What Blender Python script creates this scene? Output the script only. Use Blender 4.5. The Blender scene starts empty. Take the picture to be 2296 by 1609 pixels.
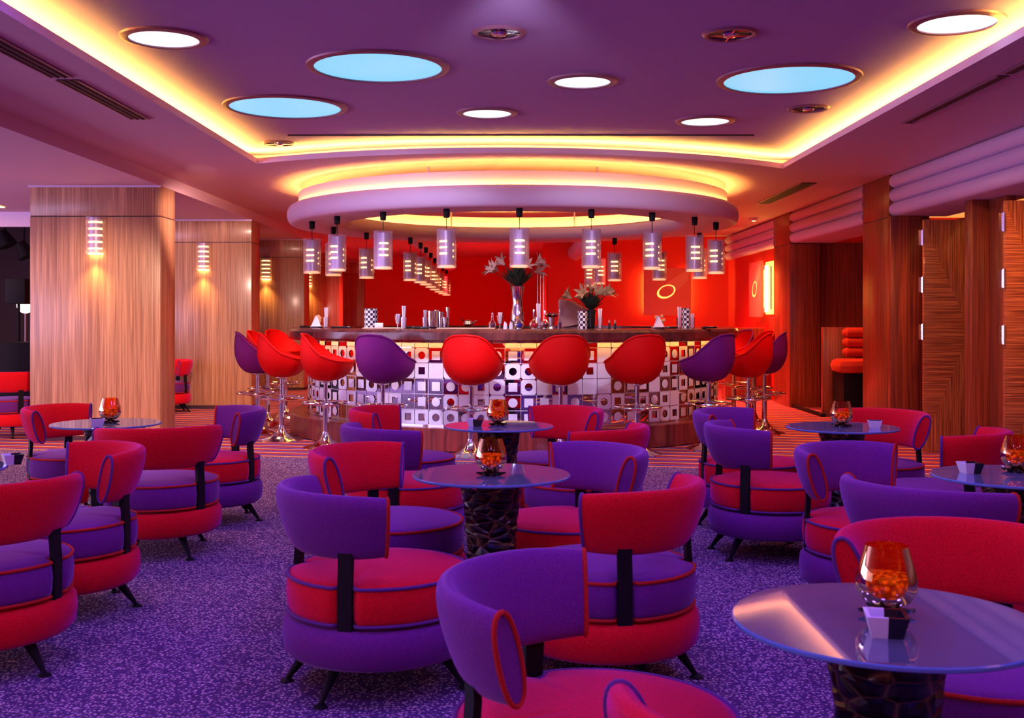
import bpy, bmesh, math, random
from mathutils import Vector, Matrix, noise
random.seed(7)
PI = math.pi
C = bpy.context.scene.collection
S = bpy.context.scene

# ------------------------------------------------------------------ camera
F = 2450.0; CX = 1150.0; HY = 710.0; HC = 1.35
cd = bpy.data.cameras.new('camera'); cam = bpy.data.objects.new('camera', cd); C.objects.link(cam)
cam.location = (0, 0, HC); cam.rotation_euler = (PI/2, 0, 0)
cd.sensor_width = 36; cd.lens = F/2296*36
cd.shift_x = (1148-CX)/2296; cd.shift_y = -(804.5-HY)/2296
cd.clip_start = 0.05; cd.clip_end = 200
cd.dof.use_dof = True; cd.dof.focus_distance = 10.5; cd.dof.aperture_fstop = 9.0
S.camera = cam

# ------------------------------------------------------------------ world, colour management
w = bpy.data.worlds.new('world'); S.world = w; w.use_nodes = True
bg = w.node_tree.nodes['Background']; bg.inputs[0].default_value = (1.0, 0.27, 0.06, 1); bg.inputs[1].default_value = 1.4  # orange fill added to warm the chair sides, entering by the open back
S.view_settings.view_transform = 'Standard'; S.view_settings.look = 'None'
S.view_settings.gamma = 1; S.view_settings.exposure = 0.0
S.view_settings.use_curve_mapping = False
S.cycles.use_denoising = True
S.cycles.max_bounces = 8; S.cycles.transparent_max_bounces = 16
S.cycles.caustics_reflective = False; S.cycles.caustics_refractive = False
S.cycles.sample_clamp_indirect = 4.0

# ------------------------------------------------------------------ large lamps, most of them added
def lamp(name, typ, loc, energy, color, rot=(0, 0, 0), **kw):
    l = bpy.data.lights.new(name, typ); l.energy = energy; l.color = color
    for k, v in kw.items(): setattr(l, k, v)
    o = bpy.data.objects.new(name, l); C.objects.link(o); o.location = loc; o.rotation_euler = rot
    return o
VIOLET = (0.30, 0.15, 1.0); LAV = (0.80, 0.72, 1.0); WARM = (1.0, 0.42, 0.10); RED = (1.0, 0.10, 0.05); AMBER = (1.0, 0.50, 0.12)
def down(name, x, y, z, e, col, ang=120, blend=0.9, size=0.12, rot=(0, 0, 0)):
    return lamp(name, 'SPOT', (x, y, z), e, col, rot, spot_size=math.radians(ang), spot_blend=blend, shadow_soft_size=size)
# violet discs added unseen above the lounge, and the small recessed spots
for x in (-1.9, 0.1, 2.1):
    for y in (-.4, 1.6, 3.4, 5.2):
        lamp('violet_disc', 'AREA', (x, y, 3.035), 21, VIOLET, shape='DISK', size=.5)
for x, y in [(-.08, 6.53), (1.38, 6.57), (2.55, 8.9), (-2.28, 10.6), (0.1, 8.6)]:
    down('violet_spot', x, y, 2.98, 60, VIOLET, 130, size=.06)
# lavender fill added at left to brighten the side ceiling and rolls
lamp('left_fill', 'AREA', (-10.3, 6.5, 1.5), 600, (0.72, 0.55, 1.0), (0, -PI/2, 0), shape='RECTANGLE', size=2.0, size_y=15)
# red and warm spots added to light the far walls and both sides
for x, y, e in [(1.3, 18.0, 700), (3.0, 18.0, 700), (2.2, 16.8, 400)]:
    down('red_wall_fill', x, y, 2.85, e, (1, 0.10, 0.06), 140)
for x, y, e in [(-2.6, 24.0, 800), (-0.5, 24.0, 800)]:
    down('red_wall_fill', x, y, 2.85, e, (1, 0.08, 0.06), 140)
for x, y, e in [(3.4, 14.2, 260), (3.3, 11.3, 150), (3.3, 17.5, 240), (3.5, 8.4, 110)]:
    down('wall_fill', x, y, 2.85, e, (1, 0.28, 0.08), 130)
for x, y, e in [(-2.9, 10.0, 160), (-3.2, 13.6, 160), (-3.0, 7.0, 90), (-3.4, 18.0, 200)]:
    down('column_fill', x, y, 2.85, e, (1, 0.50, 0.24), 130)

def aim(name, p, q, e, col, ang, size=.1, blend=.6):
    d = Vector(q)-Vector(p); rot = d.to_track_quat('-Z', 'Y').to_euler()
    return lamp(name, 'SPOT', p, e, col, tuple(rot), spot_size=math.radians(ang), spot_blend=blend, shadow_soft_size=size)
# spots added to brighten the bar front, the columns and the doors
aim('bar_fill', (-0.4, 8.3, 2.98), (-0.45, 11.0, 0.5), 420, LAV, 26, .05)
aim('bar_fill', (-1.2, 8.3, 2.98), (-1.1, 11.3, 0.8), 200, LAV, 74)
aim('bar_fill', (1.2, 8.3, 2.98), (1.1, 11.3, 0.8), 150, LAV, 74)
aim('canopy_fill', (0, 5.2, 2.9), (0, 10.8, 2.3), 90, LAV, 50)
aim('bar_fill', (-2.3, 10.3, 2.98), (-1.7, 11.7, 0.5), 160, LAV, 60, .05)
aim('column_fill', (-2.9, 7.6, 2.88), (-4.6, 11.9, 0.6), 1500, (1.0, .62, .42), 46, .15)
aim('column_fill', (-3.2, 11.2, 2.88), (-4.4, 16.0, 1.2), 850, (1.0, .60, .46), 50, .15)
aim('door_spot', (3.0, 7.4, 2.88), (4.4, 10.9, 0.5), 330, (1.0, .42, .12), 55, .12)

# ------------------------------------------------------------------ materials
def nt(name):
    m = bpy.data.materials.new(name); m.use_nodes = True
    return m, m.node_tree, m.node_tree.nodes['Principled BSDF']
def mat(name, col, rough=0.6, metal=0.0, emit=None, es=0.0, spec=0.5, sheen=0.0, bump=None, coat=0.0):
    m, t, b = nt(name)
    b.inputs['Base Color'].default_value = (*col, 1); b.inputs['Roughness'].default_value = rough
    b.inputs['Metallic'].default_value = metal; b.inputs['Specular IOR Level'].default_value = spec
    b.inputs['Coat Weight'].default_value = coat
    if emit: b.inputs['Emission Color'].default_value = (*emit, 1); b.inputs['Emission Strength'].default_value = es
    if sheen:
        b.inputs['Sheen Weight'].default_value = sheen; b.inputs['Sheen Roughness'].default_value = 0.4
    sc, st = bump or (120, 0.05)
    tc = t.nodes.new('ShaderNodeTexCoord'); n = t.nodes.new('ShaderNodeTexNoise'); n.inputs['Scale'].default_value = sc
    bp = t.nodes.new('ShaderNodeBump'); bp.inputs['Strength'].default_value = st; bp.inputs['Distance'].default_value = 0.01
    t.links.new(tc.outputs['Object'], n.inputs['Vector']); t.links.new(n.outputs['Fac'], bp.inputs['Height'])
    if not emit: t.links.new(bp.outputs['Normal'], b.inputs['Normal'])
    return m
def ramp(t, stops, src):
    r = t.nodes.new('ShaderNodeValToRGB'); e = r.color_ramp.elements
    while len(e) < len(stops): e.new(0.5)
    for k, (p, c) in enumerate(stops): e[k].position = p; e[k].color = (*c, 1)
    t.links.new(src, r.inputs[0]); return r
def math_(t, op, a, b=None):
    n = t.nodes.new('ShaderNodeMath'); n.operation = op
    for i, v in enumerate((a, b)):
        if v is None: continue
        if isinstance(v, (int, float)): n.inputs[i].default_value = v
        else: t.links.new(v, n.inputs[i])
    return n.outputs[0]
def wood(name, dark, light, scale=(60, 60, 1.2), rough=0.35, coat=0.25):
    m, t, b = nt(name)
    tc = t.nodes.new('ShaderNodeTexCoord'); mp = t.nodes.new('ShaderNodeMapping'); mp.inputs['Scale'].default_value = scale
    n = t.nodes.new('ShaderNodeTexNoise'); n.inputs['Scale'].default_value = 1.0; n.inputs['Detail'].default_value = 4; n.inputs['Distortion'].default_value = 0.3
    t.links.new(tc.outputs['Object'], mp.inputs[0]); t.links.new(mp.outputs[0], n.inputs['Vector'])
    mp2 = t.nodes.new('ShaderNodeMapping'); mp2.inputs['Scale'].default_value = tuple(v*0.18 for v in scale)
    n2 = t.nodes.new('ShaderNodeTexNoise'); n2.inputs['Scale'].default_value = 1.0; n2.inputs['Detail'].default_value = 2
    t.links.new(tc.outputs['Object'], mp2.inputs[0]); t.links.new(mp2.outputs[0], n2.inputs['Vector'])
    s = math_(t, 'ADD', math_(t, 'MULTIPLY', n.outputs['Fac'], 0.65), math_(t, 'MULTIPLY', n2.outputs['Fac'], 0.35))
    r = ramp(t, [(0.36, dark), (0.50, tuple((a+c)/2 for a, c in zip(dark, light))), (0.62, light)], s)
    t.links.new(r.outputs[0], b.inputs['Base Color'])
    b.inputs['Roughness'].default_value = rough; b.inputs['Coat Weight'].default_value = coat; b.inputs['Coat Roughness'].default_value = 0.15
    return m
def fabric(name, col, sh=None):
    m, t, b = nt(name)
    tc = t.nodes.new('ShaderNodeTexCoord'); n = t.nodes.new('ShaderNodeTexNoise'); n.inputs['Scale'].default_value = 260; n.inputs['Detail'].default_value = 3
    t.links.new(tc.outputs['Object'], n.inputs['Vector'])
    r = ramp(t, [(0.3, tuple(c*0.72 for c in col)), (0.7, tuple(min(1, c*1.18) for c in col))], n.outputs['Fac'])
    t.links.new(r.outputs[0], b.inputs['Base Color'])
    b.inputs['Roughness'].default_value = 0.9; b.inputs['Specular IOR Level'].default_value = 0.15
    b.inputs['Sheen Weight'].default_value = 0.6 if sh else 0.35; b.inputs['Sheen Roughness'].default_value = 0.4
    b.inputs['Sheen Tint'].default_value = (*(sh or [min(1, c*1.5+0.1) for c in col]), 1)
    bp = t.nodes.new('ShaderNodeBump'); bp.inputs['Strength'].default_value = 0.25; bp.inputs['Distance'].default_value = 0.002
    t.links.new(n.outputs['Fac'], bp.inputs['Height']); t.links.new(bp.outputs[0], b.inputs['Normal'])
    return m
def glassy(name, tint, gcol=(1, 1, 1), base=0.06, rough=0.02, ior=1.45, bump=None):
    m = bpy.data.materials.new(name); m.use_nodes = True; t = m.node_tree; t.nodes.clear()
    o = t.nodes.new('ShaderNodeOutputMaterial'); mx = t.nodes.new('ShaderNodeMixShader')
    tr = t.nodes.new('ShaderNodeBsdfTransparent'); tr.inputs[0].default_value = (*tint, 1)
    gl = t.nodes.new('ShaderNodeBsdfGlossy'); gl.inputs[0].default_value = (*gcol, 1); gl.inputs['Roughness'].default_value = rough
    fr = t.nodes.new('ShaderNodeFresnel'); fr.inputs[0].default_value = ior
    f = math_(t, 'ADD', fr.outputs[0], base)
    t.links.new(f, mx.inputs[0]); t.links.new(tr.outputs[0], mx.inputs[1]); t.links.new(gl.outputs[0], mx.inputs[2]); t.links.new(mx.outputs[0], o.inputs[0])
    if bump:
        tc = t.nodes.new('ShaderNodeTexCoord'); n = t.nodes.new('ShaderNodeTexNoise'); n.inputs['Scale'].default_value = bump[0]
        bp = t.nodes.new('ShaderNodeBump'); bp.inputs['Strength'].default_value = bump[1]; bp.inputs['Distance'].default_value = 0.02
        t.links.new(tc.outputs['Object'], n.inputs['Vector']); t.links.new(n.outputs['Fac'], bp.inputs['Height']); t.links.new(bp.outputs[0], gl.inputs['Normal'])
    return m

M = {}
M['ceil_hi'] = mat('coffer_paint', (0.50, 0.31, 0.60), 0.75, bump=(6, 0.02))
M['ceil'] = mat('ceiling_paint', (0.68, 0.44, 0.56), 0.75, bump=(6, 0.02))
M['lip'] = mat('lip_paint', (0.75, 0.58, 0.85), 0.6)
M['roll'] = mat('roll_paint', (0.72, 0.52, 0.80), 0.55)
M['ringpaint'] = mat('canopy_paint', (0.74, 0.56, 0.80), 0.55)
M['cove'] = mat('cove_tube', (1, 0.6, 0.2), 0.5, emit=(1.0, 0.56, 0.07), es=150)
M['cove2'] = mat('canopy_tube', (1, 0.6, 0.2), 0.5, emit=(1.0, 0.52, 0.08), es=110)
M['under'] = mat('under_counter_tube', (1, 0.6, 0.2), 0.5, emit=(1.0, 0.52, 0.10), es=26)
M['bluedisc'] = mat('blue_diffuser', (0.2, 0.5, 0.8), 0.4, emit=(0.19, 0.62, 0.86), es=1.05)
M['whitedisc'] = mat('white_diffuser', (0.9, 0.95, 1), 0.4, emit=(0.80, 0.92, 0.98), es=1.15)
M['rim'] = mat('light_rim', (0.30, 0.12, 0.20), 0.4, metal=0.3)
M['chrome'] = mat('chrome', (0.85, 0.83, 0.88), 0.10, metal=1.0)
M['steel'] = mat('brushed_steel', (0.72, 0.70, 0.78), 0.3, metal=1.0)
M['black'] = mat('black_metal', (0.008, 0.006, 0.010), 0.6, spec=.15)
M['blackgloss'] = mat('black_gloss', (0.01, 0.01, 0.015), 0.12)
M['grille'] = mat('grille_dark', (0.05, 0.012, 0.03), 0.6)
M['red'] = fabric('red_fabric', (0.76, 0.006, 0.013), (.32, .08, .80))  # violet sheen tint puts the ceiling light on the tops into the fabric
M['purple'] = fabric('purple_fabric', (0.155, 0.020, 0.22), (.50, .26, .75))
M['redpipe'] = fabric('red_piping', (0.50, 0.02, 0.015))
M['purplepipe'] = fabric('purple_piping', (0.13, 0.035, 0.22))
M['redstool'] = mat('red_leather', (0.66, 0.002, 0.002), 0.6, spec=.12)
M['purplestool'] = mat('purple_leather', (0.15, 0.008, 0.15), 0.6, spec=.12)
M['redwall'] = mat('red_wall_paint', (0.84, 0.020, 0.012), 0.6, bump=(5, 0.02))
M['wood'] = wood('zebrano_veneer', (0.30, 0.13, 0.075), (0.66, 0.36, 0.21))
M['darkwood'] = wood('rosewood_veneer', (0.11, 0.018, 0.010), (0.36, 0.075, 0.030))
M['barwood'] = wood('bar_top_wood', (0.05, 0.012, 0.014), (0.13, 0.035, 0.035), scale=(14, 14, 6), rough=0.22)
M['plinthwood'] = wood('plinth_wood', (0.12, 0.012, 0.014), (0.30, 0.04, 0.035), scale=(26, 26, 1), rough=0.3)
M['mirror'] = mat('mirror', (0.88, 0.86, 0.92), 0.02, metal=1.0, bump=(2, 0.0))
M['tile'] = mat('tile_white', (0.80, 0.74, 0.92), 0.28, spec=0.5)
def frosted():
    m = bpy.data.materials.new('frosted_shade'); m.use_nodes = True; t = m.node_tree; t.nodes.clear()
    o = t.nodes.new('ShaderNodeOutputMaterial'); tr = t.nodes.new('ShaderNodeBsdfTransparent'); tr.inputs[0].default_value = (.95, .88, .95, 1)
    pr = t.nodes.new('ShaderNodeBsdfPrincipled'); pr.inputs['Base Color'].default_value = (.70, .50, .66, 1); pr.inputs['Roughness'].default_value = .2
    tl = t.nodes.new('ShaderNodeBsdfTranslucent'); tl.inputs[0].default_value = (.9, .7, .75, 1)
    a = t.nodes.new('ShaderNodeMixShader'); a.inputs[0].default_value = .4; t.links.new(pr.outputs[0], a.inputs[1]); t.links.new(tl.outputs[0], a.inputs[2])
    lw = t.nodes.new('ShaderNodeLayerWeight'); lw.inputs[0].default_value = .35; f = math_(t, 'ADD', math_(t, 'MULTIPLY', lw.outputs['Facing'], .6), .22)
    mx = t.nodes.new('ShaderNodeMixShader'); t.links.new(f, mx.inputs[0]); t.links.new(tr.outputs[0], mx.inputs[1]); t.links.new(a.outputs[0], mx.inputs[2]); t.links.new(mx.outputs[0], o.inputs[0])
    return m
M['shade'] = frosted()
M['inner'] = mat('satin_aluminium', (0.52, 0.46, 0.68), 0.42, metal=0.55)
M['slit'] = mat('lamp_slit', (1, 0.7, 0.3), 0.5, emit=(1.0, 0.58, 0.17), es=5.5)
M['slitlow'] = mat('lamp_lower_diffuser', (1, 0.7, 0.5), 0.5, emit=(1.0, 0.50, 0.20), es=1.3)
M['bulb'] = mat('lamp_bulb', (1, 0.7, 0.3), 0.5, emit=(1.0, 0.55, 0.16), es=16)
M['glass'] = None; _g = glassy('table_glass', (0.45, 0.45, 0.78), (0.62, 0.70, 1.0), base=0.40, rough=0.03)
def haze(m, col, f):
    t = m.node_tree; o = [n for n in t.nodes if n.type == 'OUTPUT_MATERIAL'][0]; src = o.inputs[0].links[0].from_socket
    d = t.nodes.new('ShaderNodeBsdfDiffuse'); d.inputs[0].default_value = (*col, 1); mx = t.nodes.new('ShaderNodeMixShader'); mx.inputs[0].default_value = f
    t.links.new(src, mx.inputs[1]); t.links.new(d.outputs[0], mx.inputs[2]); t.links.new(mx.outputs[0], o.inputs[0]); return m
M['glass'] = haze(_g, (.45, .50, .62), .16)
M['glassedge'] = mat('glass_edge', (0.10, 0.20, 0.45), 0.1, spec=0.8)
M['amber'] = glassy('amber_glass', (1.0, 0.30, 0.03), (1.0, 0.75, 0.4), base=0.03, rough=0.04)
M['clear'] = glassy('clear_glass', (0.92, 0.90, 0.96), (1, 1, 1), base=0.08, rough=0.02)
M['white'] = mat('white_ceramic', (0.80, 0.78, 0.86), 0.3)
M['paper'] = mat('paper_white', (0.80, 0.72, 0.85), 0.8)
M['leaf'] = mat('dark_leaves', (0.02, 0.035, 0.02), 0.6)
M['petal'] = mat('lily_petals', (0.62, 0.42, 0.20), 0.6)
M['pinkpetal'] = mat('lily_petals_pale', (0.66, 0.45, 0.34), 0.6)
M['salmon'] = mat('art_panel_paint', (0.86, 0.24, 0.18), 0.6)
M['salmonlight'] = mat('art_panel_streak', (0.95, 0.42, 0.28), 0.6)
M['glowring'] = mat('art_glow', (1, 0.6, 0.1), 0.5, emit=(1.0, 0.55, 0.12), es=1.6)
M['arttube'] = mat('art_tube', (1, 0.6, 0.2), 0.5, emit=(1.0, 0.60, 0.10), es=120)
M['glowplate'] = mat('art_glow_plate', (1, .7, .3), .5, emit=(1.0, 0.62, 0.13), es=1.4)
M['globe'] = mat('globe_glass', (1, 0.9, 0.8), 0.3, emit=(1.0, 0.85, 0.66), es=2.5)
M['red_liquid'] = mat('red_liquid', (0.7, 0.01, 0.02), 0.08)
M['blue_liquid'] = mat('blue_liquid', (0.01, 0.02, 0.30), 0.05)
M['dark_liquid'] = mat('dark_liquid', (0.06, 0.004, 0.02), 0.05)
M['beige'] = mat('beige_plastic', (0.50, 0.24, 0.20), 0.5)
M['screen'] = mat('screen', (0.10, 0.18, 0.25), 0.2)
M['bread'] = mat('bread', (0.70, 0.40, 0.18), 0.8)
M['tray'] = mat('pale_tray', (0.75, 0.55, 0.40), 0.6)
M['stage'] = mat('stage_dark', (0.03, 0.012, 0.02), 0.8)
M['orangefab'] = fabric('orange_bench_fabric', (0.70, 0.06, 0.03))
M['alcove'] = mat('alcove_ceiling', (0.75, 0.03, 0.02), 0.7)
M['candle'] = mat('candle_flame', (1, 0.7, 0.3), 0.5, emit=(1.0, 0.45, 0.08), es=2.5)

# chequered card
def checker(name, a, b_, sc):
    m, t, b = nt(name); tc = t.nodes.new('ShaderNodeTexCoord'); c = t.nodes.new('ShaderNodeTexChecker')
    c.inputs['Scale'].default_value = sc; c.inputs['Color1'].default_value = (*a, 1); c.inputs['Color2'].default_value = (*b_, 1)
    t.links.new(tc.outputs['Object'], c.inputs['Vector']); t.links.new(c.outputs[0], b.inputs['Base Color']); b.inputs['Roughness'].default_value = 0.4
    return m
M['check'] = checker('black_white_check', (0.85, 0.82, 0.95), (0.01, 0.01, 0.03), 36)

# stone textured column of the tables: black cells with brassy joints
def stone():
    m, t, b = nt('black_cobble'); tc = t.nodes.new('ShaderNodeTexCoord'); mp = t.nodes.new('ShaderNodeMapping'); mp.inputs['Scale'].default_value = (13, 13, 27)
    v = t.nodes.new('ShaderNodeTexVoronoi'); v.feature = 'DISTANCE_TO_EDGE'; v.inputs['Scale'].default_value = 1.0; v.inputs['Randomness'].default_value = 0.8
    t.links.new(tc.outputs['Object'], mp.inputs[0]); t.links.new(mp.outputs[0], v.inputs['Vector'])
    r = ramp(t, [(0.0, (0.16, 0.08, 0.04)), (0.05, (0.05, 0.025, 0.015)), (0.10, (0.004, 0.003, 0.006))], v.outputs['Distance'])
    t.links.new(r.outputs[0], b.inputs['Base Color']); b.inputs['Roughness'].default_value = 0.3
    rr = ramp(t, [(0.0, (0, 0, 0)), (0.3, (1, 1, 1))], v.outputs['Distance'])
    bp = t.nodes.new('ShaderNodeBump'); bp.inputs['Strength'].default_value = 0.9; bp.inputs['Distance'].default_value = 0.015
    t.links.new(rr.outputs[0], bp.inputs['Height']); t.links.new(bp.outputs[0], b.inputs['Normal'])
    return m
M['stone'] = stone()

# two carpets in one floor: speckled purple in the lounge, stripes around the bar
def carpet():
    m, t, b = nt('carpet'); tc = t.nodes.new('ShaderNodeTexCoord'); sx = t.nodes.new('ShaderNodeSeparateXYZ'); t.links.new(tc.outputs['Object'], sx.inputs[0])
    X, Y = sx.outputs['X'], sx.outputs['Y']
    # distance beyond the border line y = 10.1 - 0.2 x
    dd = math_(t, 'SUBTRACT', math_(t, 'ADD', Y, math_(t, 'MULTIPLY', X, 0.2)), 10.1)
    mask = math_(t, 'GREATER_THAN', dd, 0.0)
    ph = math_(t, 'FRACT', math_(t, 'DIVIDE', dd, 0.27))
    st = ramp(t, [(0.0, (0.80, 0.16, 0.04)), (0.12, (1.0, 0.48, 0.20)), (0.22, (0.10, 0.01, 0.03)), (0.32, (0.14, 0.04, 0.26)), (0.50, (0.28, 0.13, 0.42)), (0.60, (0.05, 0.005, 0.03)), (0.70, (0.60, 0.03, 0.03)), (0.86, (0.06, 0.01, 0.07))], ph)
    st.color_ramp.interpolation = 'CONSTANT'
    v = t.nodes.new('ShaderNodeTexVoronoi'); v.inputs['Scale'].default_value = 74; v.inputs['Randomness'].default_value = 0.8
    t.links.new(tc.outputs['Object'], v.inputs['Vector'])
    fl = ramp(t, [(0.0, (0.95, 0.72, 0.62)), (0.30, (0.62, 0.42, 0.52)), (0.46, (0.11, 0.045, 0.17)), (1.0, (0.06, 0.02, 0.14))], v.outputs['Distance'])
    n = t.nodes.new('ShaderNodeTexNoise'); n.inputs['Scale'].default_value = 30; t.links.new(tc.outputs['Object'], n.inputs['Vector'])
    mm = t.nodes.new('ShaderNodeMix'); mm.data_type = 'RGBA'; mm.blend_type = 'MULTIPLY'; mm.inputs[0].default_value = 0.35
    r2 = ramp(t, [(0.35, (0.25, 0.2, 0.4)), (0.62, (1, 1, 1))], n.outputs['Fac'])
    t.links.new(fl.outputs[0], mm.inputs[6]); t.links.new(r2.outputs[0], mm.inputs[7])
    mx = t.nodes.new('ShaderNodeMix'); mx.data_type = 'RGBA'
    t.links.new(mask, mx.inputs[0]); t.links.new(mm.outputs[2], mx.inputs[6]); t.links.new(st.outputs[0], mx.inputs[7])
    t.links.new(mx.outputs[2], b.inputs['Base Color']); b.inputs['Roughness'].default_value = 0.9; b.inputs['Specular IOR Level'].default_value = 0.2
    bp = t.nodes.new('ShaderNodeBump'); bp.inputs['Strength'].default_value = 0.4; bp.inputs['Distance'].default_value = 0.004
    t.links.new(v.outputs['Distance'], bp.inputs['Height']); t.links.new(bp.outputs[0], b.inputs['Normal'])
    return m
M['carpet'] = carpet()

# mitred door veneer: horizontal grain inside the diamond, vertical outside
def doorwood():
    m, t, b = nt('mitred_veneer'); tc = t.nodes.new('ShaderNodeTexCoord'); sx = t.nodes.new('ShaderNodeSeparateXYZ'); t.links.new(tc.outputs['Object'], sx.inputs[0])
    hor = math_(t, 'LESS_THAN', math_(t, 'MULTIPLY', math_(t, 'ABSOLUTE', math_(t, 'SUBTRACT', sx.outputs['Z'], 1.2)), 0.42), math_(t, 'SUBTRACT', 0.46, sx.outputs['X']))
    outs = []
    for sc in [(2, 2, 95), (110, 110, 2)]:
        mp = t.nodes.new('ShaderNodeMapping'); mp.inputs['Scale'].default_value = sc
        n = t.nodes.new('ShaderNodeTexNoise'); n.inputs['Scale'].default_value = 1; n.inputs['Detail'].default_value = 4; n.inputs['Distortion'].default_value = 0.4
        t.links.new(tc.outputs['Object'], mp.inputs[0]); t.links.new(mp.outputs[0], n.inputs['Vector']); outs.append(n.outputs['Fac'])
    mx = t.nodes.new('ShaderNodeMix'); t.links.new(hor, mx.inputs[0]); t.links.new(outs[1], mx.inputs[2]); t.links.new(outs[0], mx.inputs[3])
    r = ramp(t, [(0.33, (0.12, 0.025, 0.01)), (0.5, (0.32, 0.09, 0.03)), (0.62, (0.52, 0.17, 0.055))], mx.outputs[0])
    t.links.new(r.outputs[0], b.inputs['Base Color']); b.inputs['Roughness'].default_value = 0.3; b.inputs['Coat Weight'].default_value = 0.3
    return m
M['door'] = doorwood()

# ------------------------------------------------------------------ mesh helpers
class MB:
    def __init__(s): s.v = []; s.f = []
    def add(s, vs, fs):
        k = len(s.v); s.v += [tuple(v) for v in vs]; s.f += [tuple(i+k for i in f) for f in fs]
    def box(s, x0, x1, y0, y1, z0, z1):
        s.add([(x0, y0, z0), (x1, y0, z0), (x1, y1, z0), (x0, y1, z0), (x0, y0, z1), (x1, y0, z1), (x1, y1, z1), (x0, y1, z1)],
              [(0, 3, 2, 1), (4, 5, 6, 7), (0, 1, 5, 4), (1, 2, 6, 5), (2, 3, 7, 6), (3, 0, 4, 7)])
    def grid(s, rows, closed_u=False, closed_v=False):
        n = len(rows); m = len(rows[0]); vs = [p for r in rows for p in r]; fs = []
        for i in range(n if closed_u else n-1):
            for j in range(m if closed_v else m-1):
                a = i*m+j; b_ = i*m+(j+1) % m; c = ((i+1) % n)*m+(j+1) % m; d = ((i+1) % n)*m+j
                fs.append((a, b_, c, d))
        s.add(vs, fs)
    def lathe(s, prof, seg=32, c=(0, 0, 0), a0=0, a1=2*PI, rmod=None):
        full = abs(a1-a0-2*PI) < 1e-6; rows = []
        for i in range(seg if full else seg+1):
            a = a0+(a1-a0)*i/seg; k = rmod(a) if rmod else 0
            rows.append([(c[0]+(r+(k if r > 0.05 else 0))*math.cos(a), c[1]+(r+(k if r > 0.05 else 0))*math.sin(a), c[2]+z) for r, z in prof])
        s.grid(rows, closed_u=full)
    def tube(s, pts, r, seg=8, closed=False, cap=True):
        pts = [Vector(p) for p in pts]; n = len(pts); rr = r if isinstance(r, (list, tuple)) else [r]*n; rows = []; up = Vector((0, 0, 1))
        prev = None
        for i, p in enumerate(pts):
            if closed: d = (pts[(i+1) % n]-pts[i-1])
            else: d = pts[min(i+1, n-1)]-pts[max(i-1, 0)]
            d.normalize(); ref = prev if prev is not None else (up if abs(d.z) < 0.9 else Vector((1, 0, 0)))
            a = d.cross(ref)
            if a.length < 1e-5: a = d.cross(Vector((0, 1, 0)))
            a.normalize(); b_ = a.cross(d).normalized(); prev = b_
            rows.append([tuple(p+a*rr[i]*math.cos(2*PI*j/seg)+b_*rr[i]*math.sin(2*PI*j/seg)) for j in range(seg)])
        k0 = len(s.v); s.grid(rows, closed_u=closed, closed_v=True)
        if cap and not closed:
            s.f.append(tuple(k0+j for j in range(seg))); s.f.append(tuple(k0+(n-1)*seg+j for j in reversed(range(seg))))
    def disc(s, c, r, seg=32, flip=False):
        k = len(s.v); s.v += [(c[0]+r*math.cos(2*PI*j/seg), c[1]+r*math.sin(2*PI*j/seg), c[2]) for j in range(seg)]
        f = tuple(range(k, k+seg)); s.f.append(tuple(reversed(f)) if flip else f)
    def xf(s, M4): s.v = [tuple(M4 @ Vector(v)) for v in s.v]; return s
    def build(s, name, m, parent=None, smooth=35, fix=True):
        me = bpy.data.meshes.new(name); me.from_pydata(s.v, [], s.f); me.update()
        if fix:
            bm = bmesh.new(); bm.from_mesh(me); bmesh.ops.remove_doubles(bm, verts=bm.verts, dist=1e-5); bmesh.ops.recalc_face_normals(bm, faces=bm.faces); bm.to_mesh(me); bm.free()
        if smooth:
            for p in me.polygons: p.use_smooth = True
            me.set_sharp_from_angle(angle=math.radians(smooth))
        me.materials.append(M[m] if isinstance(m, str) else m)
        o = bpy.data.objects.new(name, me); C.objects.link(o)
        if parent: o.parent = parent
        return o
def bevelled(x0, x1, y0, y1, z0, z1, r=0.01):
    bm = bmesh.new(); bmesh.ops.create_cube(bm, size=1)
    for v in bm.verts: v.co = Vector(((x0+x1)/2+v.co.x*(x1-x0), (y0+y1)/2+v.co.y*(y1-y0), (z0+z1)/2+v.co.z*(z1-z0)))
    bmesh.ops.bevel(bm, geom=list(bm.edges), offset=r, segments=2, affect='EDGES', profile=0.5)
    b = MB(); bm.verts.ensure_lookup_table(); b.add([v.co for v in bm.verts], [[v.index for v in f.verts] for f in bm.faces]); bm.free(); return b
def tag(o, label=None, cat=None, group=None, kind=None):
    if label: o['label'] = label
    if cat: o['category'] = cat
    if group: o['group'] = group
    if kind: o['kind'] = kind
    return o
def empty(name, loc, rz=0):
    o = bpy.data.objects.new(name, None); C.objects.link(o); o.location = loc; o.rotation_euler = (0, 0, rz); o.empty_display_size = 0.1; return o
def thing(name, loc, label, cat, group=None, rz=0): return tag(empty(name, loc, rz), label, cat, group)
def children(o): return [c for c in bpy.data.objects if c.parent == o]
def copy_tree(o, parent=None, kids=None):
    c = o.copy(); C.objects.link(c)
    if parent: c.parent = parent
    for ch in children(o): copy_tree(ch, c)
    return c
def struct(o): o['kind'] = 'structure'; return o
def X(px, d): return (px-CX)*d/F
def Z(py, d): return HC+(HY-py)*d/F

# ------------------------------------------------------------------ room shell
LIPZ, CZ, HZ, SZ = 2.965, 2.91, 3.05, 2.78
BX, BD = 0.0, 13.5            # centre of the round bar
b = MB(); b.add([(-10.5, -7, 0), (8.5, -7, 0), (8.5, 29, 0), (-10.5, 29, 0)], [(0, 1, 2, 3)]); struct(b.build('floor', 'carpet', smooth=0))
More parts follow.
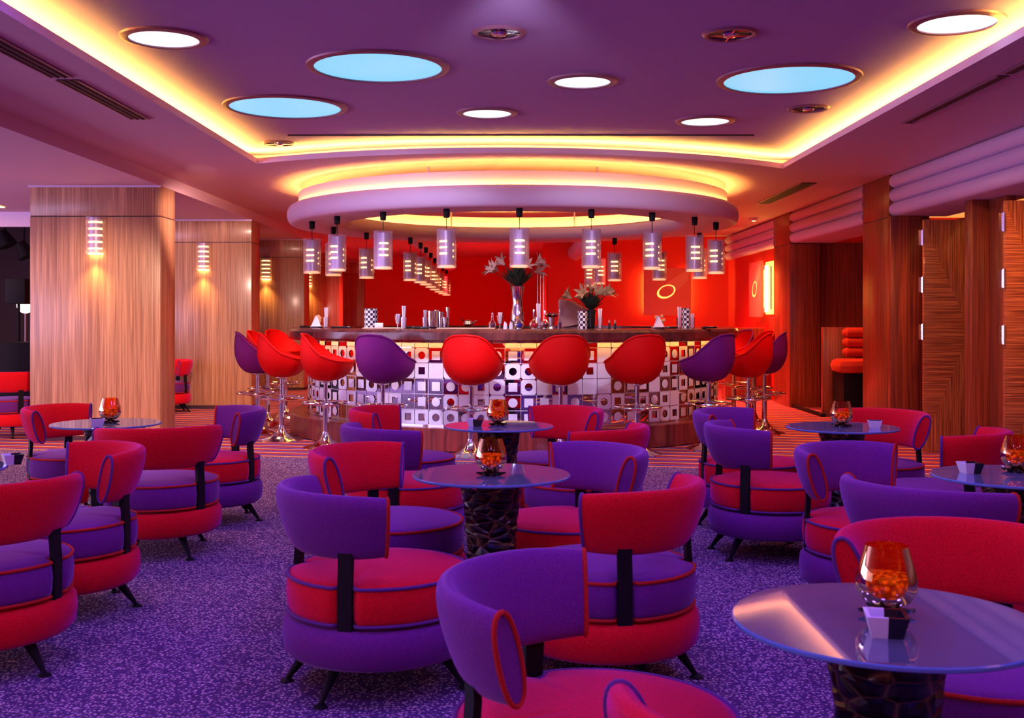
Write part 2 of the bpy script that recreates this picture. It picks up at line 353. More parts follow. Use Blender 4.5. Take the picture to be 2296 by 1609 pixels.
# far edge of the coffer: arc through (-2.61,11.14) (0.1,10.42) (2.84,11.5)
def circ3(p, q, r):
    ax, ay = p; bx, by = q; cx, cy = r; d = 2*(ax*(by-cy)+bx*(cy-ay)+cx*(ay-by))
    ux = ((ax*ax+ay*ay)*(by-cy)+(bx*bx+by*by)*(cy-ay)+(cx*cx+cy*cy)*(ay-by))/d
    uy = ((ax*ax+ay*ay)*(cx-bx)+(bx*bx+by*by)*(ax-cx)+(cx*cx+cy*cy)*(bx-ax))/d
    return ux, uy, math.hypot(ax-ux, ay-uy)
TL, TR, TN = -2.61, 2.84, -2.0
ux, uy, ur = circ3((TL, 11.14), (0.1, 10.42), (TR, 11.5))
NA = 40
arc = [(TL+(TR-TL)*i/NA, uy-math.sqrt(ur*ur-(TL+(TR-TL)*i/NA-ux)**2)) for i in range(NA+1)]
b = MB()
b.add([(-3.85, -7, CZ), (TL, -7, CZ), (TL, arc[0][1], CZ), (TL, 29, CZ), (-3.85, 29, CZ)], [(4, 3, 2, 1, 0)])
b.add([(TR, -7, CZ), (4.75, -7, CZ), (4.75, 29, CZ), (TR, 29, CZ), (TR, arc[-1][1], CZ)], [(4, 3, 2, 1, 0)])
b.add([(TL, -7, CZ), (TR, -7, CZ), (TR, TN, CZ), (TL, TN, CZ)], [(3, 2, 1, 0)])
b.grid([[(x, y, CZ), (x, 29, CZ)] for x, y in arc])
# the step down to the lower side ceiling, and the side ceiling itself
b.add([(-3.85, -7, CZ), (-3.85, 29, CZ), (-3.85, 29, SZ), (-3.85, -7, SZ)], [(0, 1, 2, 3)])
struct(b.build('ceiling', 'ceil', smooth=0, fix=False))
b = MB(); b.add([(-3.85, -7, SZ), (-3.85, 29, SZ), (-10.5, 29, SZ), (-10.5, -7, SZ)], [(0, 1, 2, 3)])
struct(b.build('ceiling', 'ceil', smooth=0, fix=False))
# coffer: lip, shelf, back of the cove
loop = [(TL, TN)]+arc+[(TR, TN)]
def offs(o): return [(TL-o, TN-o)]+[(x-(o if i == 0 else (-o if i == NA else 0)), y+o) for i, (x, y) in enumerate(arc)]+[(TR+o, TN-o)]
o1 = offs(0.42); o0 = offs(0.015)
b = MB(); n = len(loop)
for i in range(n):
    j = (i+1) % n; (ax, ay), (bx, by) = loop[i], loop[j]; (cx, cy), (dx, dy) = o1[i], o1[j]
    b.add([(ax, ay, CZ), (bx, by, CZ), (bx, by, LIPZ), (ax, ay, LIPZ), (dx, dy, CZ+.02), (cx, cy, CZ+.02), (dx, dy, HZ), (cx, cy, HZ), (o0[i][0], o0[i][1], LIPZ), (o0[j][0], o0[j][1], LIPZ), (o0[i][0], o0[i][1], CZ+.02), (o0[j][0], o0[j][1], CZ+.02)], [(0, 1, 2, 3), (3, 2, 9, 8), (8, 9, 11, 10), (10, 11, 4, 5), (5, 4, 6, 7)])
struct(b.build('trim_1', 'lip', smooth=0, fix=False))
b = MB(); b.add([(TL-.6, TN-.6, HZ), (TR+.6, TN-.6, HZ), (TR+.6, 12.4, HZ), (TL-.6, 12.4, HZ)], [(3, 2, 1, 0)])
struct(b.build('ceiling', 'ceil_hi', smooth=0, fix=False))
# light tubes hidden behind the lip
o2 = offs(0.10)
cov = thing('cove_light', (0, 0, 0), 'warm yellow cove light behind the lip of the large ceiling recess', 'cove light')
b = MB(); b.tube([(x, y, CZ+0.035) for x, y in [(TL-.1, TN-.1), (TL-.1, 4), (TL-.1, arc[0][1]+.1)]], 0.012, 6); b.build('light_tube', 'cove', cov)
b = MB(); b.tube([(x, y, CZ+0.035) for x, y in o2[1:-1]], 0.012, 6); b.build('light_tube', 'cove', cov)
b = MB(); b.tube([(x, y, CZ+0.035) for x, y in [(TR+.1, TN-.1), (TR+.1, 4), (TR+.1, arc[-1][1]+.1)]], 0.012, 6); b.build('light_tube', 'cove', cov)

# ceiling discs
def ceil_disc(px, py, w, m, label, group):
    d = (HZ-HC)*F/(HY-py); x = X(px, d); r = w*d/F/2
    t = thing('ceiling_light', (x, d, HZ), label, 'ceiling light', group)
    b = MB(); b.lathe([(r, -0.002), (r, -0.016), (r+0.012, -0.02), (r+0.05, -0.012), (r+0.055, 0.0)], 64); b.build('rim', 'rim', t)
    b = MB(); b.disc((0, 0, -0.008), r+0.004, 64, True); b.build('diffuser', m, t, smooth=0, fix=False)
for px, py, wd, m, l in [(848, 149, 285, 'bluedisc', 'large pale blue round ceiling light, nearest the middle of the recess'),
                         (640, 239, 246, 'bluedisc', 'pale blue round ceiling light, leftmost of the three blue ones'),
                         (1768, 177, 286, 'bluedisc', 'pale blue round ceiling light on the right side of the recess')]:
    ceil_disc(px, py, wd, m, l, 'large blue ceiling lights')
for px, py, wd, m, l in [(368, 84, 153, 'whitedisc', 'white round ceiling light at the left beside the yellow cove'),
                         (1306, 181, 125, 'whitedisc', 'white round ceiling light in the middle of the recess'),
                         (1092, 252, 108, 'whitedisc', 'small white round ceiling light above the left of the vase'),
                         (1581, 270, 106, 'whitedisc', 'small white round ceiling light in front of the right blue one'),
                         (2145, 50, 168, 'whitedisc', 'white round ceiling light at the right beside the yellow cove')]:
    ceil_disc(px, py, wd, m, l, 'white ceiling lights')
for px, py, wd, l in [(1119, 72, 116, 'dark recessed ceiling spotlight with crossed blades above the middle'),
                      (1637, 75, 120, 'dark recessed ceiling spotlight, right of the middle at the top'),
                      (1812, 242, 90, 'small dark recessed spotlight behind the right blue ceiling light'),
                      (627, 320, 74, 'small dark recessed spotlight at the left far corner of the recess')]:
    d = (HZ-HC)*F/(HY-py); x = X(px, d); r = wd*d/F/2-0.02
    t = thing('recessed_spotlight', (x, d, HZ), l, 'ceiling spotlight', 'dark recessed spotlights')
    b = MB(); b.lathe([(r-.01, -0.002), (r-.005, -0.014), (r+0.012, -0.016), (r+0.03, 0.0)], 48); b.build('rim', 'rim', t)
    b = MB(); b.disc((0, 0, -0.004), r, 48, True); b.build('lens', 'blackgloss', t, smooth=0, fix=False)
    b = MB(); b.box(-r*.9, r*.9, -.006, .006, -.016, -.005); b.box(-.006, .006, -r*.9, r*.9, -.016, -.005); b.lathe([(0.0, -.03), (0.04, -.02), (0.05, -.006)], 20); b.build('bracket', 'chrome', t)

# slot vents
def slot(name, x0, x1, y0, y1, z, nsl, label):
    t = thing(name, ((x0+x1)/2, (y0+y1)/2, z), label, 'air vent', None)
    w2 = (x1-x0)/2; h2 = (y1-y0)/2
    b = MB(); b.box(-w2, w2, -h2, h2, -.006, 0); b.build('backing', 'grille', t, smooth=0)
    for i in range(nsl+1):
        xx = -w2+2*w2*i/nsl; b = MB(); b.box(xx-.006, xx+.006, -h2, h2, -.012, -.004); b.build('slat', 'rim' if i in (0, nsl) else 'grille', t, smooth=0)
slot('slot_vent', -3.0, -2.86, 3.0, 7.1, CZ, 3, 'long dark slot vent in the ceiling left of the cove, nearer half')
slot('slot_vent', -3.0, -2.86, 7.18, 8.6, CZ, 3, 'dark slot vent in the ceiling left of the cove, farther short piece')
slot('slot_vent', 3.13, 3.21, 3.5, 7.0, CZ, 1, 'thin dark slot vent in the ceiling right of the cove, nearer half')
slot('slot_vent', 3.13, 3.21, 7.06, 8.8, CZ, 1, 'thin dark slot vent in the ceiling right of the cove, farther half')
slot('ceiling_grille', 3.35, 3.53, 12.7, 15.0, CZ, 6, 'pale grille in the ceiling above the right bar stools')
b = MB(); b.box(-2.1, 2.25, 10.19, 10.21, HZ-.012, HZ); tag(b.build('slot_vent', 'grille', smooth=0), 'hairline dark slot across the recess in front of the curved cove', 'air vent')
t = thing('smoke_detector', (X(1690, 17.2), 17.2, CZ), 'small round detector on the ceiling right of the canopy', 'detector')
b = MB(); b.lathe([(0, -.05), (.05, -.05), (.07, -.02), (.09, 0)], 24); b.build('housing', 'lip', t)
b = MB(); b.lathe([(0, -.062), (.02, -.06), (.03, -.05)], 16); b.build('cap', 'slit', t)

# left columns
for i, (y0, y1) in enumerate([(11.9, 12.42), (16.05, 16.57), (20.1, 20.6), (24.2, 24.7), (28.2, 28.7)]):
    r_ = empty('wall_column', (-4.55, y0, 0)); struct(r_)
    b = bevelled(-.71, .71, 0, y1-y0, 0.05, 2.44, .004); struct(b.build('lower_panel', 'wood', r_))
    b = bevelled(-.71, .71, 0, y1-y0, 2.45, SZ, .004); struct(b.build('upper_panel', 'wood', r_))
    b = MB(); b.box(-.70, .70, .01, y1-y0-.01, 0, .05); b.box(-.705, .705, .005, y1-y0-.005, 2.44, 2.45); struct(b.build('plinth', 'grille', r_, smooth=0))
    b = MB(); b.box(-.725, .72, -.012, .0, SZ-.02, SZ); struct(b.build('cornice', 'lip', r_, smooth=0))
# right columns
for i, (y0, y1, dx) in enumerate([(12.0, 12.9, .45), (16.3, 17.3, .45)]):
    r_ = empty('wall_column', (4.13, y0, 0)); struct(r_)
    b = bevelled(0, dx, 0, y1-y0, 0.0, 2.44, .004); struct(b.build('lower_panel', 'darkwood', r_))
    b = bevelled(0, dx, 0, y1-y0, 2.45, CZ, .004); struct(b.build('upper_panel', 'darkwood', r_))
    b = MB(); b.box(.006, dx-.006, .005, y1-y0-.005, 2.44, 2.45); struct(b.build('groove', 'grille', r_, smooth=0))
# three-roll bulkhead above the right wall
for i, (y0, y1) in enumerate([(-2, 11.98), (12.92, 16.28), (17.32, 21.28)]):
    prof = []
    for zc in (2.833, 2.68, 2.527):
        for k in range(13):
            a = PI/2+PI*k/12; prof.append((4.20+0.078*math.cos(a), zc+0.0765*math.sin(a)))
    prof += [(4.75, 2.45), (4.75, CZ)]
    b = MB(); b.grid([[(x, y0, z) for x, z in prof], [(x, y1, z) for x, z in prof]], closed_v=True)
    k = 0; m_ = len(prof); b.f.append(tuple(range(m_))); b.f.append(tuple(reversed(range(m_, 2*m_))))
    struct(b.build('trim_%d' % (i+2), 'roll', smooth=50))
# red walls
b = MB(); b.box(.68, 4.75, 21.3, 21.45, 0, CZ); struct(b.build('wall_far', 'redwall', smooth=0))
b = MB(); b.box(-3.84, .68, 28.4, 28.6, 0, CZ); b.box(.68, .8, 21.45, 28.6, 0, CZ); struct(b.build('wall_back', 'redwall', smooth=0))
b = MB(); b.box(-10.5, -3.84, 28.75, 28.9, 0, SZ); struct(b.build('wall_back', 'darkwood', smooth=0))
b = MB(); b.box(4.20, 4.3, 17.31, 21.3, 0, 2.45); struct(b.build('wall_right', 'redwall', smooth=0))
b = MB(); b.box(-10.6, -10.5, -7, 29, 0, SZ); struct(b.build('wall_left', 'darkwood', smooth=0))
b = MB(); b.box(5.0, 5.1, -7, 12.9, 0, 2.45); struct(b.build('wall_right', 'darkwood', smooth=0))
# alcove with booth seat
b = MB(); b.box(4.2, 7.5, 16.4, 16.5, 0, 2.46); b.box(7.5, 7.6, 12.9, 16.5, 0, 2.46); b.box(4.58, 7.6, 12.85, 12.9, 0, 2.46); struct(b.build('wall_alcove', 'darkwood', smooth=0))
b = MB(); b.box(4.28, 7.6, 12.9, 16.5, 2.46, 2.52); struct(b.build('ceiling_alcove', 'alcove', smooth=0))
down('alcove_lamp', 5.2, 14.6, 2.43, 26, (1, .14, .05), 160)
b = MB(); b.box(4.16, 4.22, 14.75, 16.4, 0, 0.04); struct(b.build('baseboard_alcove', 'black', smooth=0))
p = bevelled(0, 1.9, 0, .1, 0, 1.21, .01).build('partition_panel', 'darkwood'); p.location = (4.20, 14.8, 0); tag(p, 'low dark wood partition behind the red booth seat in the alcove', 'partition')
t = thing('booth_bench', (4.25, 14.2, 0), 'red upholstered booth bench with rolled cushions in the dark alcove', 'bench')
b = MB(); b.box(0.05, 1.9, 0, .5, 0, .62); b.build('base', 'black', t, smooth=0)
b = bevelled(-.05, 1.9, -.12, .34, .62, .80, .08); b.build('seat', 'orangefab', t)
for k in range(3):
    b = MB(); b.tube([(.17, .45, .88+.13*k), (.22, .45, .88+.13*k), (1.9, .45, .88+.13*k)], [.03, .066, .066], 16); b.build('backrest_roll', 'orangefab', t)
# low cabinet by the red wall
p = bevelled(0, .62, 0, .4, 0, 1.17, .008).build('low_cabinet', 'darkwood'); p.location = (3.45, 17.7, 0); tag(p, 'low dark wood cabinet below the lit panel at the end of the bar', 'cabinet')

# folding doors and posts at the right
b = bevelled(4.11, 4.45, 11.88, 11.98, 0, 2.449, .004); struct(b.build('trim_5', 'darkwood'))
b = bevelled(4.305, 4.47, 10.25, 10.42, 0, 2.449, .006); struct(b.build('trim_6', 'darkwood'))
b = bevelled(4.47, 4.56, 9.9, 10.3, 0, 2.449, .006); struct(b.build('trim_7', 'darkwood'))
for k, (dy, x0) in enumerate([(10.9, 4.10), (9.1, 4.10)]):
    r_ = struct(empty('door_%d' % (k+1), (x0, dy, 0)))
    b = bevelled(0, .46, 0, .045, .01, 2.32, .004); struct(b.build('door_leaf', 'door', r_))
    for z in (1.2, 1.67, 2.14):
        b = MB(); b.tube([(-.012, -.004, z-.08), (-.012, -.004, z+.08)], .013, 12)
        for q in (-.03, .03): b.tube([(-.012, -.004, z+q-.002), (-.012, -.004, z+q+.002)], .016, 12)
        b.box(-.05, 0.0, .004, .008, z-.075, z+.075); struct(b.build('hinge', 'chrome', r_))

# unseen window bars added across the open back, where the orange world fill enters
b = MB()
for x in [-10.5+1.9*i for i in range(11)]: b.box(x-.05, x+.05, -7.05, -6.95, 0, 2.78)
b.box(-10.5, 8.5, -7.05, -6.95, 0, .45); b.box(-10.5, 8.5, -7.06, -6.94, 2.6, 2.92)
struct(b.build('added_back_window', 'darkwood', smooth=0))
b = MB()  # unseen window bars added to go with the left fill light
for y in [-1+1.5*i for i in range(11)]: b.box(-10.5, -10.42, y-.04, y+.04, .5, 2.5)
b.box(-10.5, -10.42, -1.04, 14.04, .46, .5); b.box(-10.5, -10.42, -1.04, 14.04, 2.5, 2.54); struct(b.build('added_window', 'wood', smooth=0))

# ------------------------------------------------------------------ canopy above the bar
can = thing('bar_canopy', (BX, BD, 0), 'large round plaster canopy ring with warm hidden light above the bar', 'canopy')
prof = [(2.02, 2.62), (1.99, 2.60), (1.985, 2.54), (2.0, 2.49), (2.06, 2.455), (2.15, 2.445), (2.50, 2.445)]
for k in range(13):
    a = -PI/2+PI*k/12; prof.append((2.65+.085*math.cos(a)**.8 if k not in (0, 12) else 2.65, 2.555+.11*math.sin(a)))
prof += [(2.642, 2.66), (2.64, 2.615), (2.3, 2.615), (2.02, 2.62)]
b = MB(); b.lathe(prof, 128); b.build('ring', 'ringpaint', can, smooth=50)
b = MB(); b.lathe([(2.60, 2.612), (2.60, 2.81), (2.585, 2.81), (2.585, 2.612), (2.60, 2.612)], 128); b.build('drum', 'ringpaint', can)
for k, rr in enumerate((2.622, 2.45)):
    b = MB(); b.tube([(rr*math.cos(2*PI*i/96), rr*math.sin(2*PI*i/96), 2.632) for i in range(96)], .008, 6, closed=True); b.build('light_tube', 'cove2', can)
for k in range(8):
    a = 2*PI*(k+.5)/8; b = MB(); b.tube([(2.3*math.cos(a), 2.3*math.sin(a), 2.62), (2.3*math.cos(a), 2.3*math.sin(a), CZ)], .012, 8); b.build('hanger_rod', 'steel', can)
# soffit beams carrying the pendant rows that run back
b = MB(); b.tube([(-1.48, 16.0, 2.60), (-1.48, 16.1, 2.60), (-1.53, 26.5, 2.60)], [.05, .15, .15], 20); struct(b.build('trim_8', 'roll'))
b = MB(); b.tube([(1.22, 16.4, 2.60), (1.22, 16.5, 2.60), (1.22, 21.3, 2.60)], [.05, .15, .15], 20); struct(b.build('trim_9', 'roll'))

# ------------------------------------------------------------------ the bar
bar = thing('bar_counter', (BX, BD, 0), 'large round bar with dark wood top and white and mirror geometric cladding', 'bar')
b = MB(); b.lathe([(2.02, 1.10), (2.02, 1.225), (2.66, 1.225), (2.71, 1.215), (2.73, 1.19), (2.73, 1.12), (2.71, 1.095), (2.685, 1.088), (2.67, 1.115), (2.02, 1.118), (2.02, 1.10)], 128); b.build('countertop', 'barwood', bar, smooth=30)
b = MB(); b.lathe([(2.40, 0), (2.68, 0), (2.70, .01), (2.70, .225), (2.69, .235), (2.40, .235)], 128); b.build('plinth', 'plinthwood', bar)
b = MB(); b.lathe([(2.10, 0), (2.10, 1.10)], 96); b.build('inner_panel', 'darkwood', bar)
NT = 98; TS = 2*PI*2.49/NT
b = MB(); b.lathe([(2.485, .235), (2.485, 1.09)], NT); b.build('mirror_panel', 'mirror', bar, smooth=0)
b = MB(); b.tube([(2.60*math.cos(2*PI*i/96), 2.60*math.sin(2*PI*i/96), 1.104) for i in range(96)], .008, 6, closed=True); b.build('light_tube', 'under', bar)
tb = MB(); rng = random.Random(11)
for i in range(NT):
    am = 2*PI*(i+.5)/NT; ca, sa = math.cos(am), math.sin(am); R0 = 2.485*math.cos(PI/NT)
    for row in range(6):
        z0 = .245+row*.158; hh = .158 if row < 5 else .055
        def P(u, v, o=.007): return ((R0+o)*ca-(u)*sa, (R0+o)*sa+(u)*ca, z0+v)
        g = .003; hw = TS/2-g
        if row == 5:
            if (i % 2) or rng.random() < .35: tb.add([P(-hw, g), P(hw, g), P(hw, hh), P(-hw, hh)], [(0, 1, 2, 3)])
            continue
        k = rng.choices(['blank', 'hc', 'hs', 'dc', 'ds', 'open'], [14, 24, 16, 20, 20, 6])[0]
        cy = hh/2; N = 24
        sq = []
        for q in range(N):
            a = 2*PI*(q+.5)/N; c_, s_ = math.cos(a), math.sin(a); k_ = 1/max(abs(c_), abs(s_)); sq.append((c_*k_, s_*k_))
        hv = hh/2-g
        frame = lambda inner: tb.grid([[P(x*hw, cy+y*hv) for x, y in sq], inner], closed_v=True)
        if k == 'blank': tb.add([P(-hw, g), P(hw, g), P(hw, hh-g), P(-hw, hh-g)], [(0, 1, 2, 3)])
        elif k == 'hc': frame([P(.040*math.cos(2*PI*(q+.5)/N), cy+.040*math.sin(2*PI*(q+.5)/N)) for q in range(N)])
        elif k == 'hs':
            e = [(-hw, g), (hw, g), (hw, hh-g), (-hw, hh-g)]; f_ = [(-.037, cy-.037), (.037, cy-.037), (.037, cy+.037), (-.037, cy+.037)]
            tb.grid([[P(*p_) for p_ in e], [P(*p_) for p_ in f_]], closed_v=True)
        elif k == 'dc': tb.add([P(.047*math.cos(2*PI*q/N), cy+.047*math.sin(2*PI*q/N)) for q in range(N)], [tuple(range(N))])
        elif k == 'ds': tb.add([P(-.045, cy-.045), P(.045, cy-.045), P(.045, cy+.045), P(-.045, cy+.045)], [(0, 1, 2, 3)])
        # thin white joints around every tile
        if k in ('dc', 'ds', 'open'):
            e = [(-TS/2, 0), (TS/2, 0), (TS/2, hh), (-TS/2, hh)]; f_ = [(-hw-.001, g), (hw+.001, g), (hw+.001, hh-g), (-hw-.001, hh-g)]
            tb.grid([[P(*p_) for p_ in e], [P(*p_) for p_ in f_]], closed_v=True)
tb.build('tile_cladding', 'tile', bar, smooth=0)

# ------------------------------------------------------------------ pendants
def make_pendant():
    t = empty('pendant_lamp', (0, 0, 0))
    b = MB(); b.tube([(0, 0, 0), (0, 0, -.01), (0, 0, -.085), (0, 0, -.09)], [.03, .034, .03, .02], 16); b.build('ceiling_cap', 'black', t)
    b = MB(); b.tube([(0, 0, -.09), (0, 0, -.215)], .004, 6); b.build('cord', 'black', t)
    # outer translucent shade
    rows = []
    for i in range(37):
        a = 2*PI*i/36; rows.append([((.098+.004*math.sin(z*95+i*.9))*math.cos(a), (.098+.004*math.sin(z*95+i*.9))*math.sin(a), -.2-z) for z in [k*.4/14 for k in range(15)]])
    b = MB(); b.grid(rows); b.build('shade', 'shade', t, fix=False)
    b = MB(); b.lathe([(.0, -.22), (.066, -.22), (.068, -.225), (.068, -.57)], 28); b.build('inner_cylinder', 'inner', t)
    b = MB(); b.lathe([(0, -.585), (.07, -.585), (.085, -.596), (.088, -.58), (.07, -.572)], 28); b.build('lower_diffuser', 'slitlow', t)
    for k in range(3):
        for q in (0, 1):
            a0 = (-PI/2-.62) + q*2.6; z = -.33-.062*k-(.03*q)
            b = MB(); b.lathe([(.0705, z-.009), (.075, z), (.0705, z+.009)], 12, a0=a0-.1, a1=a0+1.35); b.build('light_slit', 'slit', t)
    return t
pend0 = make_pendant()
def place_pendant(x, y, z, rz, label, group, first=[True]):
    o = pend0 if first[0] else copy_tree(pend0); first[0] = False
    o.location = (x, y, z); o.rotation_euler = (0, 0, rz); tag(o, label, 'pendant lamp', group); return o
G = 'pendant lamps around the canopy ring'
front = [(-5, 'farthest left on the side of the canopy'), (-4, 'leftmost in the front row'), (-3, 'second from left in the front row'), (-2, 'above the left purple stool'), (-1, 'left of the middle of the bar'), (0, 'above the tall lily vase'), (1, 'right of the tall lily vase'), (2, 'in front of the lit square art panel'), (3, 'second from right in the front row'), (4, 'rightmost in the front row')]
for k, l in front:
    if k == -5: continue
    th = math.radians(1.5+17.14*k); place_pendant(BX+2.5*math.sin(th), BD-2.5*math.cos(th), 2.444, -th*0+random.uniform(-.7, .7), 'silver cylinder pendant lamp with glowing slits, '+l, G)
for px, d, l in [(748, 13.3, 'partly behind the leftmost front lamp'), (822, 14.2, 'between the second and third front lamps at left'), (920, 15.1, 'at the left of the receding row'), (1378, 15.2, 'small one on the far side right of the middle'), (1478, 14.9, 'behind the one in front of the art panel'), (1568, 14.3, 'lower one peeking out at the right end')]:
    place_pendant(X(px, d), d, 2.444, random.uniform(-.7, .7), 'pendant lamp on the far side, '+l, G)
ords = ['nearest', 'second', 'third', 'fourth', 'fifth', 'sixth', 'farthest']
for k, (px, d) in enumerate([(943, 16.1), (955, 17.2), (966, 18.7), (975, 20.4), (985, 22.2), (993, 23.9), (1001, 25.5)]):
    place_pendant(X(px, d), d, 2.444, random.uniform(-.7, .7), 'small pendant lamp in the row running back at left, '+ords[k]+' of seven', 'pendant lamps in the row running back')
for k, (px, d) in enumerate([(1343, 16.7), (1323, 17.9)]):
    place_pendant(X(px, d), d, 2.444, random.uniform(-.7, .7), 'small pendant lamp hanging beyond the bar at right, '+['nearer', 'farther'][k]+' of two', 'pendant lamps beyond the bar at right')
for k in range(-4, 5):
    th = math.radians(1.5+17.14*k); lamp('pendant_glow', 'SPOT', (BX+2.5*math.sin(th), BD-2.5*math.cos(th), 1.84), 14, AMBER, spot_size=2.4, spot_blend=.6, shadow_soft_size=.06)

# ------------------------------------------------------------------ sconces on the left columns
sc0 = None
for k, (y, l) in enumerate([(11.9, 'nearest wooden column'), (16.05, 'second wooden column'), (20.1, 'third wooden column'), (24.2, 'fourth wooden column')]):
    lab = 'glowing banded half round wall sconce on the '+l
    if sc0 is None:
        sc0 = empty('wall_sconce', (0, 0, 0))
        b = MB(); b.grid([[((.105+.004*math.sin(z*80))*math.cos(PI+PI*i/20), (.085+.004*math.sin(z*80))*math.sin(PI+PI*i/20), z) for z in [j*.41/14 for j in range(15)]] for i in range(21)]); b.build('shade', 'shade', sc0, fix=False)
        for j in range(5):
            z = .06+.072*j; b = MB(); b.lathe([(.074, z-.010), (.080, z), (.074, z+.010)], 14, a0=PI+.15, a1=2*PI-.15); b.build('light_slit', 'slit', sc0)
        b = MB(); b.lathe([(.0, .40), (.07, .40), (.07, .02)], 16, a0=PI, a1=2*PI); b.build('inner_cylinder', 'inner', sc0)
        b = MB(); b.lathe([(0, .0), (.08, .0), (.08, .012), (0, .012)], 16, a0=PI, a1=2*PI); b.build('bulb', 'bulb', sc0)
        o = sc0
    else: o = copy_tree(sc0)
    o.location = (-4.54, y-.003, 2.03); tag(o, lab, 'wall lamp', 'wall sconces on the wooden columns')
    down('sconce_lamp', -4.54, y-.07, 2.02, 60, AMBER, 110, 1.0, .03, rot=(-.35, 0, 0))

# ------------------------------------------------------------------ bar stools
def stool_shell(outer, inner):
    def P(a, t, off):
        # a: angle, 0 = front of the seat, pi = back; t: 0 bottom centre .. 1 rim
        ca = math.cos(a); be = 180-math.degrees(abs(a))
        TB = [(0, .485), (30, .474), (50, .435), (70, .35), (90, .27), (120, .212), (150, .200), (180, .215)]
        for (b0, h0), (b1, h1) in zip(TB, TB[1:]):
            if b0 <= be <= b1: u = (be-b0)/(b1-b0); H = h0+(h1-h0)*u; break
        R = 0.288+0.036*math.exp(-((abs(a)-1.0)/.30)**2); back = max(0, -ca)
        ph = t*PI/2
        r = (R+off*.6)*math.sin(ph)**.78; z = H*(1-math.cos(ph))**(1.0+0.15*back)
        if t > .6 and back > 0: r -= .045*back*((t-.6)/.4)**1.5
        return (r*ca, r*math.sin(a), z-off)
    NA_, NTT = 56, 14; out = [[P(2*PI*i/NA_-PI, j/NTT, .0) for j in range(NTT+1)] for i in range(NA_)]
    inn = [[P(2*PI*i/NA_-PI, j/NTT, -.03*(1-(j/NTT)**6)) for j in range(NTT+1)] for i in range(NA_)]
    return out, inn
STB = .69
def make_stool(om, im):
    t = empty('bar_stool', (0, 0, 0)); out, inn = stool_shell(om, im)
    b = MB(); b.grid(out, closed_u=True); s_ = b.build('seat_shell', om, t, smooth=60); s_.location = (0, 0, STB)
    b = MB(); b.grid([[(x*.975, y*.975, z) for x, y, z in r] for r in inn], closed_u=True); s2 = b.build('seat_lining', im, t, smooth=60); s2.location = (0, 0, STB)
    b = MB(); b.tube([tuple(r[-1]) for r in out], .011, 8, closed=True); s3 = b.build('rim_piping', om, t); s3.location = (0, 0, STB)
    b = MB(); b.lathe([(0.0, .0), (.235, 0), (.235, .012), (.20, .022), (.12, .045), (.06, .09), (.034, .15), (.030, .17), (0, .17)], 40); b.build('base', 'chrome', t)
    b = MB(); b.tube([(0, 0, .16), (0, 0, .50)], .029, 20); b.tube([(0, 0, .49), (0, 0, .70)], .021, 20); b.lathe([(0, .66), (.07, .69), (.07, .70), (0, .705)], 24); b.build('pole', 'chrome', t)
    b = MB(); b.tube([(.235*math.cos(2*PI*i/40), .235*math.sin(2*PI*i/40), .467) for i in range(40)], .011, 8, closed=True)
    for k in range(4):
        a = PI/4+PI/2*k; b.tube([(.02*math.cos(a), .02*math.sin(a), .43), (.235*math.cos(a), .235*math.sin(a), .465)], .007, 8)
    b.lathe([(.035, .41), (.04, .42), (.04, .45), (.035, .46)], 20); b.build('footrest', 'chrome', t)
    return t
st_red = make_stool('redstool', 'redstool'); st_pur = make_stool('purplestool', 'redstool')
usedst = {'R': False, 'P': False}
SG = {'R': 'red bar stools around the bar', 'P': 'purple bar stools around the bar'}
stools = [('R', X(631, 11.94), 11.94, 10, 'red egg shaped bar stool turned sideways at the left of the bar, glossy inside'),
          ('R', X(738, 11.29), 11.29, 0, 'red bar stool in profile, third from left in front of the tiled bar'),
          ('P', X(871, 10.93), 10.93, 64, 'purple bar stool in front of the bar left of the middle'),
          ('R', X(1057, 10.6), 10.6, 76, 'red bar stool seen from behind, left of the middle of the bar'),
          ('R', X(1256, 10.6), 10.6, 102, 'red bar stool seen from behind, just right of the middle of the bar'),
          ('R', X(1429, 10.72), 10.72, 112, 'red bar stool seen from behind, rightmost of three near the middle'),
          ('P', X(1590, 11.15), 11.15, 138, 'purple bar stool at the right front of the bar'),
          ('R', X(1678, 11.85), 11.85, 160, 'red bar stool at the right end of the bar, nearest of that cluster'),
          ('P', X(1714, 12.65), 12.65, 165, 'dark purple bar stool at the far right end of the bar'),
          ('R', X(1690, 13.6), 13.6, 190, 'red bar stool half hidden behind the nearest one at the right end'),
          ('P', X(1645, 14.5), 14.5, 200, 'purple bar stool almost hidden behind the bar at right'),
          ('P', X(577, 12.7), 12.7, 12, 'purple bar stool, leftmost of all at the bar'),
          ('R', X(600, 13.6), 13.6, -5, 'red bar stool behind the leftmost purple one'),
          ('R', X(640, 14.6), 14.6, -25, 'dark red bar stool farthest back at the left side of the bar')]
for k, x, y, rot, l in stools:
    src = st_red if k == 'R' else st_pur
    o = src if not usedst[k] else copy_tree(src); usedst[k] = True
    rr = math.hypot(x, y-BD); f_ = max(1, 2.96/rr); x *= f_; y = BD+(y-BD)*f_
    o.location = (x, y, 0); o.rotation_euler = (0, 0, math.radians(rot)); tag(o, l, 'bar stool', SG[k])

